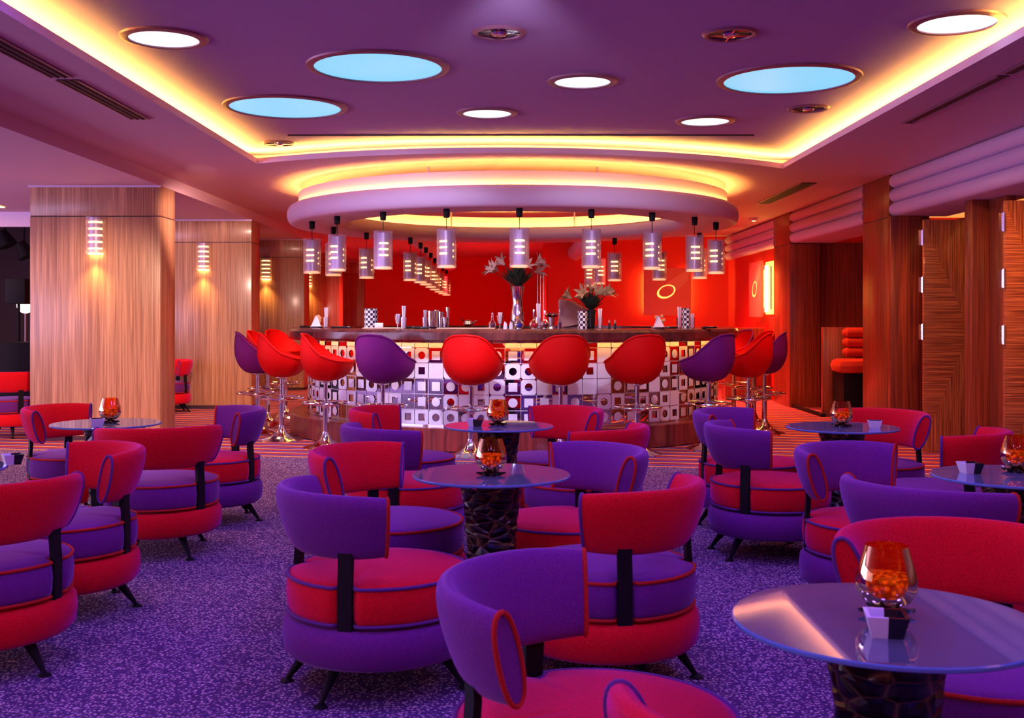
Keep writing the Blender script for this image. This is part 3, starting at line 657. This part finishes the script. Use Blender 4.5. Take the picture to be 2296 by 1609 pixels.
# ------------------------------------------------------------------ lounge chairs
SA = math.radians(44); HS = math.radians(70)
def make_chair(name, A, B, pa, pb):
    """A: back and base fabric, B: seat fabric, pa: piping on the back, pb: piping on the seat"""
    t = empty('lounge_chair', (0, 0, 0))
    def dent(a):
        s = 0
        for c in (SA, -SA):
            d = (a-c+PI) % (2*PI)-PI; s -= .042*math.exp(-(d/.10)**4)
        return s
    b = MB(); b.lathe([(0, .125), (.20, .125), (.325, .13), (.345, .15), (.352, .20), (.348, .245), (.33, .268), (.2, .275), (0, .275)], 64); b.build('base', A, t, smooth=60)
    b = MB(); b.lathe([(0, .278), (.30, .278), (.325, .285), (.335, .31), (.338, .36), (.334, .40), (.326, .418), (.30, .428), (.2, .438), (0, .442)], 96, rmod=dent); s_ = b.build('seat', B, t, smooth=60)
    for z, r in ((.415, .332), (.286, .330)):
        b = MB(); b.tube([((r+dent(2*PI*i/120))*math.cos(2*PI*i/120), (r+dent(2*PI*i/120))*math.sin(2*PI*i/120), z) for i in range(120)], .0065, 6, closed=True); b.build('piping', pb, s_)
    # curved wrap-around back, oval section leaning outwards
    def sec(a, k):
        th = 2*PI*k/28; c, s = math.cos(th), math.sin(th)
        e = 1-0.10*(abs(a)/HS)**4
        u = .122*e*(1 if c > 0 else -1)*abs(c)**.85; v = .036*(1 if s > 0 else -1)*abs(s)**.85
        ax = (.30, .954); r0, z0 = .322, .625
        r = r0+u*ax[0]+v*ax[1]; z = z0+u*ax[1]-v*ax[0]
        return (r*math.cos(a), r*math.sin(a), z)
    NB = 44; rows = [[sec(-HS+2*HS*i/NB, k) for k in range(28)] for i in range(NB+1)]
    b = MB(); b.grid(rows, closed_v=True); b.f.append(tuple(range(28))); b.f.append(tuple(reversed([NB*28+k for k in range(28)]))); bk = b.build('backrest', A, t, smooth=50)
    for e in (rows[0], rows[-1]):
        b = MB(); b.tube(e, .0065, 6, closed=True); b.build('piping', pa, bk)
    for s in (-1, 1):
        a = s*SA; ca, sa = math.cos(a), math.sin(a); b = MB()
        rows2 = []
        for r, z in [(.318, .20), (.318, .42), (.312, .50), (.315, .60)]:
            rows2.append([(r*ca-w_*sa, r*sa+w_*ca, z) for r, w_ in ((r-.010, -.026), (r+.010, -.026), (r+.010, .026), (r-.010, .026))])
        b.grid(rows2, closed_v=True); b.f += [(0, 1, 2, 3), (15, 14, 13, 12)]; b.build('support_bracket', 'black', t, smooth=30)
    for a in (.50, -.50, 2.3, -2.3):
        b = MB(); ca, sa = math.cos(a), math.sin(a)
        b.tube([(.235*ca, .235*sa, .145), (.30*ca, .30*sa, .06), (.335*ca, .335*sa, .012)], [.026, .015, .009], 12); lg = b.build('leg', 'black', t)
        b = MB(); b.lathe([(0, 0), (.026, 0), (.024, .006), (.008, .014), (0, .016)], 16, c=(.338*ca, .338*sa, 0)); b.build('foot_pad', 'black', lg)
    return t
chairR = make_chair('R', 'red', 'purple', 'purplepipe', 'redpipe')
chairP = make_chair('P', 'purple', 'red', 'redpipe', 'purplepipe')
usedch = {'R': False, 'P': False}
CG = {'R': 'lounge chairs with red backs and purple seats', 'P': 'lounge chairs with purple backs and red seats'}
rl, pl = 'red lounge chair with purple seat, ', 'purple lounge chair with red seat, '
chairs = [('P', -.50, 4.07, -148, pl+'seen from behind in the left foreground'),
          ('P', .195, 2.56, 161, pl+'largest and nearest, facing the glass table'),
          ('R', .354, 4.15, -39, rl+'seen from behind right of the middle table'),
          ('R', -.565, 5.04, 156, rl+'left of the middle glass table'),
          ('P', -.61, 6.25, -141, pl+'half hidden behind the red one left'),
          ('R', -.72, 7.3, 172, rl+'farthest left before the bar tiles'),
          ('R', .23, 7.25, 39, rl+'right of the rear middle table'),
          ('P', .25, 5.04, 31, pl+'right behind the middle glass table'),
          ('R', .40, 6.2, -36, rl+'its back rising behind the purple one'),
          ('R', -2.07, 4.25, -53, rl+'cut by the left edge, nearest there'),
          ('R', -2.09, 5.05, 37, rl+'second from left, end panel showing'),
          ('R', -2.04, 6.3, -72, rl+'seen from behind before the left table'),
          ('P', -2.02, 7.25, 27, pl+'at left in front of the bar stools'),
          ('R', -2.95, 7.45, 170, rl+'behind the left table beside the column'),
          ('R', -5.7, 12.4, -90, rl+'far back at the left picture edge'),
          ('R', -4.93, 15.5, 30, rl+'peeking out behind the nearest column'),
          ('P', 1.54, 7.06, 144, pl+'farthest right, before the right bar stools'),
          ('P', 1.47, 6.25, -172, pl+'from behind, legs visible, right of the open carpet'),
          ('P', 1.68, 5.03, 128, pl+'in the right middle, end panel showing'),
          ('P', 1.63, 4.15, -139, pl+'low back just behind the big red one'),
          ('R', 1.26, 2.98, 97, rl+'very large, behind the nearest glass table'),
          ('R', 2.33, 5.98, -39, rl+'at the right edge before the doors'),
          ('R', 2.28, 7.0, 41, rl+'beside the folding doors, inner side showing'),
          ('R', .53, 1.84, -112, rl+'only its back top at the bottom edge')]
for k, x, y, ph, l in chairs:
    src = chairR if k == 'R' else chairP
    o = src if not usedch[k] else copy_tree(src); usedch[k] = True
    o.location = (x, y, 0); o.rotation_euler = (0, 0, math.radians(ph)); tag(o, l, 'lounge chair', CG[k])

# ------------------------------------------------------------------ tables with candle bowls and dishes
TZ, TRAD = .69, .332
def make_table():
    t = empty('round_table', (0, 0, 0))
    b = MB(); b.lathe([(0, TZ-.012), (TRAD-.004, TZ-.012)], 96); b.disc((0, 0, TZ), TRAD-.004, 96)
    b.build('glass_top', 'glass', t, smooth=30)
    b = MB(); b.lathe([(TRAD-.004, TZ-.012), (TRAD, TZ-.009), (TRAD, TZ-.003), (TRAD-.004, TZ)], 96); b.build('glass_edge', 'glassedge', t)
    rows = []
    for i in range(48):
        a = 2*PI*i/48; col = []
        for j in range(30):
            z = .0+(TZ-.03)*j/29; u = z/(TZ-.03); r = .098+.034*(2*u-1)**2*(1.0 if u > .5 else .9)
            course = abs(math.sin(z*PI/.062)); nz = noise.noise(Vector((math.cos(a)*2.2, math.sin(a)*2.2, math.floor(z/.062)*3.1)))
            col.append(((r+.006*course**.5+.008*nz)*math.cos(a), (r+.006*course**.5+.008*nz)*math.sin(a), z))
        rows.append(col)
    b = MB(); b.grid(rows, closed_u=True); b.build('column', 'stone', t, smooth=60)
    b = MB(); b.lathe([(0, TZ-.035), (.135, TZ-.035), (.14, TZ-.03), (.14, TZ-.022), (0, TZ-.0125)], 40); b.build('mounting_plate', 'black', t)
    for k in range(3):
        a = 2*PI*k/3+.3; b = MB(); b.lathe([(0, TZ-.02), (.012, TZ-.02), (.012, TZ-.0125)], 12, c=(.29*math.cos(a), .29*math.sin(a), 0)); b.build('glass_clip', 'chrome', t)
    return t
tab0 = make_table(); TG = 'round glass tables'
tables = [(-.09, 4.6, 'round glass table on black cobbled column in the middle of the lounge'),
          (-.086, 6.65, 'round glass table on cobbled column directly in front of the bar'),
          (-2.53, 6.8, 'round glass table at left in front of the nearest wooden column'),
          (1.98, 6.57, 'round glass table at right before the alcove, dark dish on it'),
          (.815, 2.385, 'nearest and largest looking round glass table at bottom right'),
          (2.09, 4.55, 'round glass table cut by the right picture edge'),
          (-2.56, 4.75, 'round glass table cut by the left picture edge')]
for i, (x, y, l) in enumerate(tables):
    o = tab0 if i == 0 else copy_tree(tab0); o.location = (x, y, 0); o.rotation_euler = (0, 0, i*.7); tag(o, l, 'table', TG)
def make_candle():
    t = empty('candle_bowl', (0, 0, 0))
    prof = [(0, .022), (.03, .022), (.052, .034), (.066, .06), (.066, .085), (.058, .115), (.049, .145), (.046, .155)]
    b = MB(); b.lathe(prof, 40); b.build('glass_bowl', 'amber', t, smooth=60, fix=False)
    b = MB(); b.lathe([(0, .026), (.045, .032), (.060, .055), (.062, .072), (.057, .088), (.0, .092)], 24); b.build('amber_filling', mat_fill, t)
    b = MB(); b.lathe([(0, 0), (.035, 0), (.03, .01), (.012, .02), (0, .022)], 16)
    for k in range(6):
        a = 2*PI*k/6; ca, sa = math.cos(a), math.sin(a); b.tube([(0, 0, .016), (.035*ca, .035*sa, .008), (.062*ca, .062*sa, .012)], [.008, .009, .003], 6)
    b.build('stand', 'blackgloss', t)
    return t
def fillm():
    m, t, b = nt('amber_pebbles'); tc = t.nodes.new('ShaderNodeTexCoord'); v = t.nodes.new('ShaderNodeTexVoronoi'); v.inputs['Scale'].default_value = 70
    t.links.new(tc.outputs['Object'], v.inputs['Vector']); r = ramp(t, [(0, (1.0, .55, .08)), (.28, (.75, .22, .01)), (.5, (.35, .06, .0)), (1, (.05, .005, .0))], v.outputs['Distance'])
    t.links.new(r.outputs[0], b.inputs['Base Color']); b.inputs['Roughness'].default_value = .12; b.inputs['Metallic'].default_value = .5
    b.inputs['Emission Strength'].default_value = .45; t.links.new(r.outputs[0], b.inputs['Emission Color'])  # glints of the filling put in as emission
    bp = t.nodes.new('ShaderNodeBump'); bp.inputs['Strength'].default_value = 1; bp.inputs['Distance'].default_value = .01; t.links.new(v.outputs['Distance'], bp.inputs['Height']); t.links.new(bp.outputs[0], b.inputs['Normal'])
    return m
mat_fill = fillm(); M['fill'] = mat_fill
cb0 = make_candle()
cbs = [(1101, 1048, 4.55, 'amber glass candle bowl on the middle glass table'), (1116, 942, 6.65, 'amber glass candle bowl on the table in front of the bar'),
       (247, 938, 6.8, 'amber glass candle bowl on the left table by the column'), (1887, 948, 6.57, 'amber glass candle bowl on the right table before the alcove'),
       (1988, 1370, 2.42, 'large looking amber glass candle bowl on the nearest table'), (2280, 1050, 4.65, 'amber glass candle bowl at the right picture edge')]
for i, (px, py, d, l) in enumerate(cbs):
    o = cb0 if i == 0 else copy_tree(cb0); o.location = (X(px, d), d, TZ); o.rotation_euler = (0, 0, i*.5); tag(o, l, 'candle bowl', 'amber candle bowls')
def make_dish():
    t = empty('square_dish', (0, 0, 0))
    def half(s):
        b = MB(); w1, w2, h = .030, .042, .045
        x1, x2 = (-w1, -w2) if s < 0 else (w1, w2)
        b.add([(0, -w1, 0), (x1, -w1, 0), (x1, w1, 0), (0, w1, 0), (0, -w2, h), (x2, -w2, h), (x2, w2, h), (0, w2, h),
               (0, -w2+.008, h), (x2*.8, -w2+.008, h), (x2*.8, w2-.008, h), (0, w2-.008, h), (0, -w1+.006, .012), (x1*.8, -w1+.006, .012), (x1*.8, w1-.006, .012), (0, w1-.006, .012)],
              [(0, 3, 2, 1), (0, 1, 5, 4), (1, 2, 6, 5), (2, 3, 7, 6), (4, 5, 9, 8), (5, 6, 10, 9), (6, 7, 11, 10), (8, 9, 13, 12), (9, 10, 14, 13), (10, 11, 15, 14), (12, 13, 14, 15)])
        return b
    half(-1).build('white_half', 'white', t, smooth=20); half(1).build('black_half', 'blackgloss', t, smooth=20)
    return t
ds0 = make_dish()
for i, (x, y, rz, l) in enumerate([(.775, 2.27, -.2, 'black and white square dish in front of the nearest candle bowl'), (X(1065, 6.6), 6.6, -.3, 'black and white square dish left of the bowl before the bar'),
                                   (X(1962, 6.5), 6.5, 1.2, 'dark square dish right of the candle bowl before the alcove'), (X(2175, 4.62), 4.62, .1, 'black and white square dish near the right picture edge'),
                                   (X(28, 4.9), 4.9, .6, 'white sided square dish on the table at the left picture edge'), (X(218, 6.62), 6.62, 2.0, 'square dish beside the bowl on the table by the column')]):
    o = ds0 if i == 0 else copy_tree(ds0); o.location = (x, y, TZ); o.rotation_euler = (0, 0, rz); tag(o, l, 'dish', 'black and white square dishes')

# ------------------------------------------------------------------ things on the bar
CT = 1.225
def on_bar(px, d): return (X(px, d), d, CT)
def straws(px, d, h, w, label, base='glass'):
    t = thing('straw_glass', on_bar(px, d), label, 'glass of straws', 'glasses of white straws on the bar')
    b = MB()
    if base == 'stem': b.lathe([(.0, 0), (.03, 0), (.028, .004), (.005, .01), (.005, .04), (.022, .06), (.036, .14)], 20)
    else: b.lathe([(0, 0), (.026, 0), (.03, .12)], 20)
    b.build('glass', 'clear', t, fix=False)
    for k in range(9):
        a = k*2.4; r = .35*w*math.sqrt((k+.5)/9); z0 = .05 if base == 'stem' else .01
        b = MB(); b.tube([(r*.45*math.cos(a), r*.45*math.sin(a), z0), (r*1.3*math.cos(a), r*1.3*math.sin(a), h)], .0055, 6); b.build('straw', 'paper', t)
straws(731, 12.3, .23, .05, 'glass of white straws behind the napkin at the left end of the bar')
straws(892, 11.5, .155, .05, 'stemmed glass of white straws on the pale board', 'stem')
straws(905, 11.45, .24, .045, 'tall narrow glass of white straws beside the stemmed glass')
straws(953, 12.0, .20, .04, 'glass of straws beside the metal shakers')
straws(1121, 11.3, .17, .05, 'glass of straws left of the tall silver vase', 'stem')
straws(1207, 11.2, .26, .055, 'large flared bunch of white straws right of the silver vase')
straws(1345, 11.45, .21, .05, 'glass of white straws before the small lily bouquet')
straws(1523, 11.7, .23, .05, 'glass of white straws left of the spotted holder')
straws(1552, 11.8, .16, .045, 'short glass of straws right of the spotted holder')
# checked cylinders
for px, d, h, r, l in [(832, 12.2, .22, .075, 'tall black and white checked cylinder holder on the left of the bar'), (1306, 11.4, .19, .05, 'checked holder before the small lily bouquet'), (1538, 11.9, .22, .045, 'black and white spotted tall holder at the right of the bar')]:
    t = thing('patterned_holder', on_bar(px, d), l, 'holder', 'patterned holders on the bar')
    b = MB(); b.lathe([(0, 0), (r, 0), (r, h), (r-.004, h), (r-.004, .01), (0, .01)], 32); b.build('cylinder', 'check', t)
    b = MB(); b.lathe([(r, h-.006), (r+.003, h-.003), (r, h)], 32); b.build('rim', 'chrome', t)
# napkins with bread
for px, d, l in [(712, 12.2, 'bread basket with white folded napkin at the left end of the bar'), (1478, 11.4, 'bread basket with white folded napkin at the right of the bar')]:
    t = thing('bread_basket', on_bar(px, d), l, 'bread basket', 'bread baskets on the bar')
    b = MB(); b.lathe([(0, 0), (.05, 0), (.085, .02), (.08, .022), (.045, .008), (0, .008)], 28); b.build('plate', 'white', t)
    b = MB(); b.add([(-.07, -.05, .01), (.05, -.05, .01), (.03, .04, .01), (-.05, .04, .01), (-.02, -.01, .14), (.0, .0, .13)], [(0, 1, 5, 4), (1, 2, 5), (2, 3, 4, 5), (3, 0, 4), (0, 3, 2, 1)]); b.build('napkin', 'paper', t, smooth=0)
    b = MB()
    for k in range(9):
        v = Vector((random.uniform(-.03, .05), random.uniform(.0, .04), .05+.01*k)); b.lathe([(0, -.02), (.017, -.012), (.02, 0), (.015, .014), (0, .02)], 8, c=v)
    b.build('bread', 'bread', t)
# low napkin holder, boards, menus
p = bevelled(-.045, .045, -.03, .03, 0, .05, .008).build('napkin_holder', 'white'); p.location = (X(850, 11.6), 11.6, CT+.012); tag(p, 'small pale napkin holder standing on the pale board', 'napkin holder')
p = bevelled(-.22, .22, -.1, .1, 0, .012, .003).build('serving_board', 'tray'); p.location = (X(862, 11.55), 11.55, CT); tag(p, 'pale board on the left half of the bar under the stemmed glass', 'board')
p = bevelled(-.30, .30, -.1, .1, 0, .012, .003).build('serving_board', 'tray'); p.location = (X(1045, 11.3), 11.3, CT); tag(p, 'long pale board left of the silver vase', 'board')
for px, d, wd, l in [(690, 12.7, .09, 'black menu lying at the far left end of the bar'), (765, 12.1, .11, 'black ashtray left of the checked cylinder'), (925, 11.8, .09, 'black item beside the tall straws'), (945, 11.35, .08, 'black plate left of the shakers'), (1505, 11.7, .06, 'black menu behind the bread basket at right'), (1590, 11.8, .075, 'black ashtray near the right end of the bar')]:
    p = bevelled(-wd, wd, -.05, .05, 0, .022, .006).build('bar_tray', 'blackgloss'); p.location = on_bar(px, d); tag(p, l, 'tray', 'black trays on the bar')
# metal shakers on the left
t = thing('shaker_set', on_bar(985, 11.9), 'group of metal mixing cups on a dark tray at the left of the bar', 'shaker set')
b = MB(); b.lathe([(0, 0), (.15, 0), (.16, .015), (0, .012)], 32); b.build('tray', 'blackgloss', t)
for k, (dx, dy, r, h) in enumerate([(-.09, 0, .036, .19), (-.03, .05, .03, .20), (.02, .0, .034, .18), (.09, .03, .022, .23), (.07, -.05, .03, .12)]):
    b = MB(); b.lathe([(0, .014), (r*.8, .014), (r, h), (r*.92, h), (r*.7, .03)], 24, c=(dx, dy, 0)); b.build('metal_cup', 'chrome', t)
t = thing('teapot', on_bar(1050, 11.9), 'small chrome pot on the pale board left of the dark bottle', 'pot')
b = MB(); b.lathe([(0, .012), (.04, .014), (.055, .045), (.045, .08), (.02, .09), (0, .1)], 24); b.build('body', 'chrome', t)
b = MB(); b.tube([(.05, 0, .05), (.08, 0, .08), (.1, 0, .085)], [.012, .008, .005], 8); b.build('spout', 'chrome', t)
b = MB(); b.tube([(-.045, 0, .07), (-.075, 0, .1), (-.06, 0, .12)], .005, 8); b.build('handle', 'black', t)
# bottles and flasks
def bottle(px, d, liq, h, r, label, kind='bottle'):
    t = thing(kind, on_bar(px, d), label, kind)
    if kind == 'flask': prof = [(0, .012), (r*.5, .008), (r*.9, r*.45), (r, r), (r*.85, r*1.5), (r*.3, r*2), (r*.2, r*2.2), (r*.2, h)]; lp = [(0, .014), (r*.5, .012), (r*.86, r*.45), (r*.95, r), (r*.9, r*1.25), (0, r*1.25)]
    else: prof = [(0, 0), (r, 0), (r, h*.42), (r*.35, h*.62), (r*.28, h*.9), (r*.35, h)]; lp = [(0, .004), (r*.93, .004), (r*.93, h*.38), (0, h*.38)]
    b = MB(); b.lathe(prof, 28); b.build('glass', 'clear', t, smooth=60, fix=False)
    b = MB(); b.lathe(lp, 24); b.build('liquid', liq, t)
    b = MB(); b.lathe([(0, h), (r*.3, h), (r*.2, h+.02), (0, h+.022)], 12); b.build('stopper', 'chrome', t)
    if kind == 'flask': b = MB(); b.lathe([(r*.5, 0), (r*.6, 0), (r*.45, .014), (r*.35, .014)], 20); b.build('base_ring', 'chrome', t)
bottle(1104, 11.35, 'dark_liquid', .15, .038, 'square dark bottle left of the silver vase')
bottle(1164, 11.0, 'blue_liquid', .16, .048, 'round flask with deep blue liquid in front of the silver vase', 'flask')
bottle(1197, 11.1, 'red_liquid', .18, .048, 'round flask with red liquid right of the blue one', 'flask')
bottle(1222, 11.05, 'dark_liquid', .17, .048, 'round flask with dark red liquid, rightmost of three', 'flask')
bottle(1255, 11.2, 'dark_liquid', .18, .022, 'slim clear bottle in front of the screen')
for px, d, l in [(1133, 11.05, 'left'), (1146, 11.05, 'right')]:
    t = thing('salt_shaker', on_bar(px, d), 'small silver shaker before the vase, '+l+' one of the pair', 'shaker', 'small silver shakers before the vase')
    b = MB(); b.lathe([(0, 0), (.022, 0), (.02, .03), (.013, .065), (0, .075)], 16); b.build('body', 'white', t)
    b = MB(); b.lathe([(0.013, .062), (.012, .075), (0, .08)], 16); b.build('cap', 'chrome', t)
for px, l in [(1366, 'left'), (1379, 'right')]:
    t = thing('pepper_mill', on_bar(px, 11.3), 'slim dark shaker right of the middle of the bar, '+l+' of the pair', 'pepper mill', 'slim dark shakers')
    b = MB(); b.lathe([(0, 0), (.014, 0), (.012, .05), (.009, .06), (0, .06)], 14); b.build('body', 'blackgloss', t)
    b = MB(); b.lathe([(.009, .06), (.011, .075), (.008, .09), (0, .093)], 14); b.build('cap', 'beige', t)
t = thing('coffee_grinder', on_bar(1236, 11.7), 'chrome bar machine with wide head right of the flasks', 'bar machine')
b = MB(); b.lathe([(0, 0), (.05, 0), (.045, .02), (.03, .03), (.035, .12), (0, .12)], 24); b.build('body', 'chrome', t)
b = MB(); b.lathe([(0, .12), (.06, .125), (.07, .145), (.06, .165), (0, .17)], 24); b.build('head', 'chrome', t)
# computer screen
t = thing('computer_monitor', (X(1282, 12.3), 12.3, CT), 'beige computer monitor in side view behind the bar bottles', 'monitor', rz=-.25)
b = MB()
rows = []
for x, hw, z0, z1 in [(-.12, .16, .02, .31), (-.10, .17, .015, .32), (.0, .15, .02, .30), (.08, .12, .04, .25), (.19, .08, .06, .20)]:
    rows.append([(x, -hw, z0), (x, hw, z0), (x, hw, z1), (x, -hw, z1)])
b.grid(rows, closed_v=True); b.f += [(0, 1, 2, 3), (19, 18, 17, 16)]; b.build('housing', 'beige', t, smooth=20)
b = MB(); b.add([(-.122, -.13, .06), (-.122, .13, .06), (-.122, .13, .28), (-.122, -.13, .28)], [(0, 1, 2, 3)]); b.build('screen', 'screen', t, smooth=0)
b = MB(); b.lathe([(0, 0), (.09, 0), (.08, .02), (0, .03)], 24); b.build('foot', 'beige', t)

# lilies
def lily(b, p, d, s):
    d = Vector(d).normalized(); a = d.orthogonal().normalized(); c = d.cross(a)
    for k in range(6):
        an = 2*PI*k/6; o = a*math.cos(an)+c*math.sin(an); q = a*math.cos(an+PI/2)+c*math.sin(an+PI/2)
        pts = []
        for u, sp, wd in [(0, .04, .08), (.45, .22, .20), (.8, .55, .17), (1.0, .95, .02)]:
            m = Vector(p)+d*s*u*(1 if u < .9 else .95)+o*s*sp; pts.append([tuple(m-q*s*wd), tuple(m+q*s*wd*.0+d*s*.02), tuple(m+q*s*wd)])
        b.grid(pts)
def bouquet(t, z0, spread, h, nfl, m, seed):
    rg = random.Random(seed)
    b = MB()
    for k in range(150):
        a = rg.uniform(0, 2*PI); e = rg.uniform(.15, 1.05); L = h*rg.uniform(.55, .95)
        d = Vector((math.cos(a)*math.sin(e), math.sin(a)*math.sin(e), math.cos(e))); s = Vector((0, 0, z0)); tip = s+d*L; mid = s+d*L*.6; q = d.cross(Vector((0, 0, 1)))
        q = q.normalized() if q.length > 1e-3 else Vector((1, 0, 0)); wd = .016
        b.add([s, mid-q*wd, tip, mid+q*wd], [(0, 1, 2, 3)])
    b.build('foliage', 'leaf', t, smooth=0, fix=False)['kind'] = 'stuff'
    for k in range(nfl):
        a = 2*PI*k/nfl+rg.uniform(-.3, .3); e = rg.uniform(.7, 1.15); L = h*rg.uniform(.95, 1.15)*spread
        d = Vector((math.cos(a)*math.sin(e), math.sin(a)*math.sin(e)*.6, math.cos(e))); p = Vector((0, 0, z0))+d*L
        b = MB(); b.tube([(0, 0, z0-.05), tuple(Vector((0, 0, z0))+d*L*.5), tuple(p)], .003, 5); b.build('stem', 'leaf', t)
        b = MB(); lily(b, p, d+Vector((0, 0, rg.uniform(-.5, .2))), .105); b.build('lily_flower', m, t, smooth=0, fix=False)
t = thing('flower_vase', on_bar(1160, 11.5), 'tall silver vase with pale lilies and dark leaves in the middle of the bar', 'vase of flowers')
b = MB(); b.lathe([(0, 0), (.055, 0), (.07, .03), (.068, .16), (.055, .22), (.05, .28), (.066, .40), (.08, .445), (.072, .44), (.045, .28)], 32); b.build('vase', 'chrome', t, smooth=60)
bouquet(t, .43, 1.0, .30, 9, 'pinkpetal', 3)
t = thing('flower_vase', on_bar(1324, 11.75), 'smaller bouquet of orange tinted lilies right of the monitor', 'vase of flowers')
b = MB(); b.lathe([(0, 0), (.04, 0), (.045, .02), (.05, .15), (.06, .20), (.052, .20), (.04, .1)], 28); b.build('vase', 'blackgloss', t, smooth=60)
bouquet(t, .19, 1.0, .24, 9, 'petal', 5)

# ------------------------------------------------------------------ lit art panels
def art(loc, rz, label, wd=.92, ht=.92):
    t = thing('art_panel', loc, label, 'wall art', 'backlit square art panels', rz)
    b = bevelled(-wd/2, wd/2, -.13, -.09, 0, ht, .004); b.build('panel', 'salmon', t)
    b = MB(); b.box(-wd/2+.15, wd/2-.15, -.09, 0, .15, ht-.15); b.build('backing', 'salmon', t, smooth=0)
    for s in (-1, 1):
        b = MB(); b.tube([(s*(wd/2-.07), -.045, .08), (s*(wd/2-.07), -.045, ht-.08)], .01, 8); b.build('light_tube', 'arttube', t)
    cx, cz = -.02, .47
    b = MB(); rows = []
    for q in range(41):
        a = 2*PI*q/40; th = .022+.014*max(0, math.cos(a-3.9))
        c_, s_ = math.cos(a), math.sin(a); ax, az = .15*c_, .10*s_; rot = .35; ex, ez = ax*math.cos(rot)-az*math.sin(rot), ax*math.sin(rot)+az*math.cos(rot)
        k2 = 1+th/.11; rows.append([(cx+ex, -.1335, cz+ez), (cx+ex*k2, -.1335, cz+ez*k2)])
    b.grid(rows); b.build('glowing_ring', 'glowring', t, smooth=0, fix=False)
    b = MB(); pts = [(cx+.16, cz-.02), (cx+.30, cz+.10), (cx+.42, cz+.22), (cx+.44, cz+.42), (cx+.30, cz+.36), (cx+.12, cz+.24), (cx-.04, cz+.12)]
    b.add([(x, -.1325, z) for x, z in pts], [tuple(range(len(pts)))]); b.build('streak', 'salmonlight', t, smooth=0, fix=False)
    return t
art((X(1496, 21.2), 21.295, 1.375), 0, 'square backlit art panel with glowing ring on the far red wall')
ap = art((4.195, 18.35, 1.35), -PI/2, 'backlit art panel with glowing ring on the right wall seen at a slant')
b = MB(); b.box(.30, 1.02, -.02, 0, .04, .90); b.build('glow_plate', 'glowplate', ap, smooth=0)  # glowing plate stands in for the backlight falling on the wall
b = MB(); b.tube([(.72, -.03, .12), (.72, -.03, .82)], .008, 8); b.build('glow_plate_rod', 'black', ap)
# chrome tubes at the corner of the red wall
for k in range(3):
    b = MB(); b.tube([(.60-.05*k, 21.35+.3*k, 0), (.60-.05*k, 21.35+.3*k, 2.2)], .018, 12); tag(b.build('chrome_pole', 'chrome'), 'slim vertical chrome pole at the corner of the red wall, '+['nearest', 'middle', 'farthest'][k]+' of three', 'pole', 'chrome poles at the red wall corner')

# ------------------------------------------------------------------ stage corner at far left
b = MB(); b.box(-10.4, -5.5, 17.4, 17.5, 0, 2.78); struct(b.build('wall_stage', 'stage', smooth=0))
b = MB(); b.box(-10.4, -6.35, 14.9, 15.0, 2.58, SZ); struct(b.build('trim_10', 'lip', smooth=0))
b = MB(); b.box(-10.0, -6.6, 13.6, 14.2, SZ-.015, SZ-.005); tag(b.build('ceiling_slot_light', 'slit', smooth=0), 'glowing strip light in the side ceiling left of the nearest column', 'strip light')
t = thing('loudspeaker', (X(42, 15.3), 15.3, 0), 'black loudspeaker on a stand at the far left', 'loudspeaker')
b = bevelled(-.14, .14, -.12, .12, 1.53, 1.88, .01); b.build('cabinet', 'black', t)
b = MB(); b.tube([(0, 0, .3), (0, 0, 1.55)], .02, 10); b.build('pole', 'black', t)
for k in range(3):
    a = 2*PI*k/3; b = MB(); b.tube([(0, 0, .5), (.4*math.cos(a), .4*math.sin(a), .0)], .012, 8); b.build('leg', 'black', t)
t = thing('globe_lamp', (X(57, 16.0), 16.0, 0), 'round white glowing globe lamp half hidden by the nearest column', 'lamp')
b = MB(); b.lathe([(0, 1.40)]+[(.12*math.sin(PI*k/12), 1.52-.12*math.cos(PI*k/12)) for k in range(1, 12)]+[(0, 1.64)], 24); b.build('globe', 'globe', t)
b = MB(); b.tube([(0, 0, 0), (0, 0, 1.41)], .012, 8); b.build('stem', 'steel', t)
b = MB(); b.lathe([(0, 0), (.13, 0), (.12, .02), (0, .03)], 24); b.build('foot', 'steel', t)
for px, py, l in [(54, 560, 'right'), (12, 535, 'left')]:
    d = 15.8; t = thing('stage_spotlight', (X(px, d), d, Z(py, d)), 'black stage spotlight hanging at far left, '+l+' one', 'stage spotlight', 'stage spotlights at far left')
    b = MB(); b.tube([(-.06, 0, .1), (0, 0, .0), (.05, 0, -.1)], [.07, .1, .13], 16); b.build('housing', 'black', t)
    b = MB(); b.tube([(0, 0, .05), (0, 0, SZ-Z(py, d))], .015, 8); b.build('yoke', 'black', t)
p = bevelled(-.9, .28, -.3, .3, 0, 1.02, .01).build('stage_desk', 'black'); p.location = (X(45, 14.2), 14.2, 0); tag(p, 'black equipment desk at far left behind the red chair', 'desk')
down('stage_glow', -7.2, 16.4, 2.4, 5, (1, .35, .1), 120)
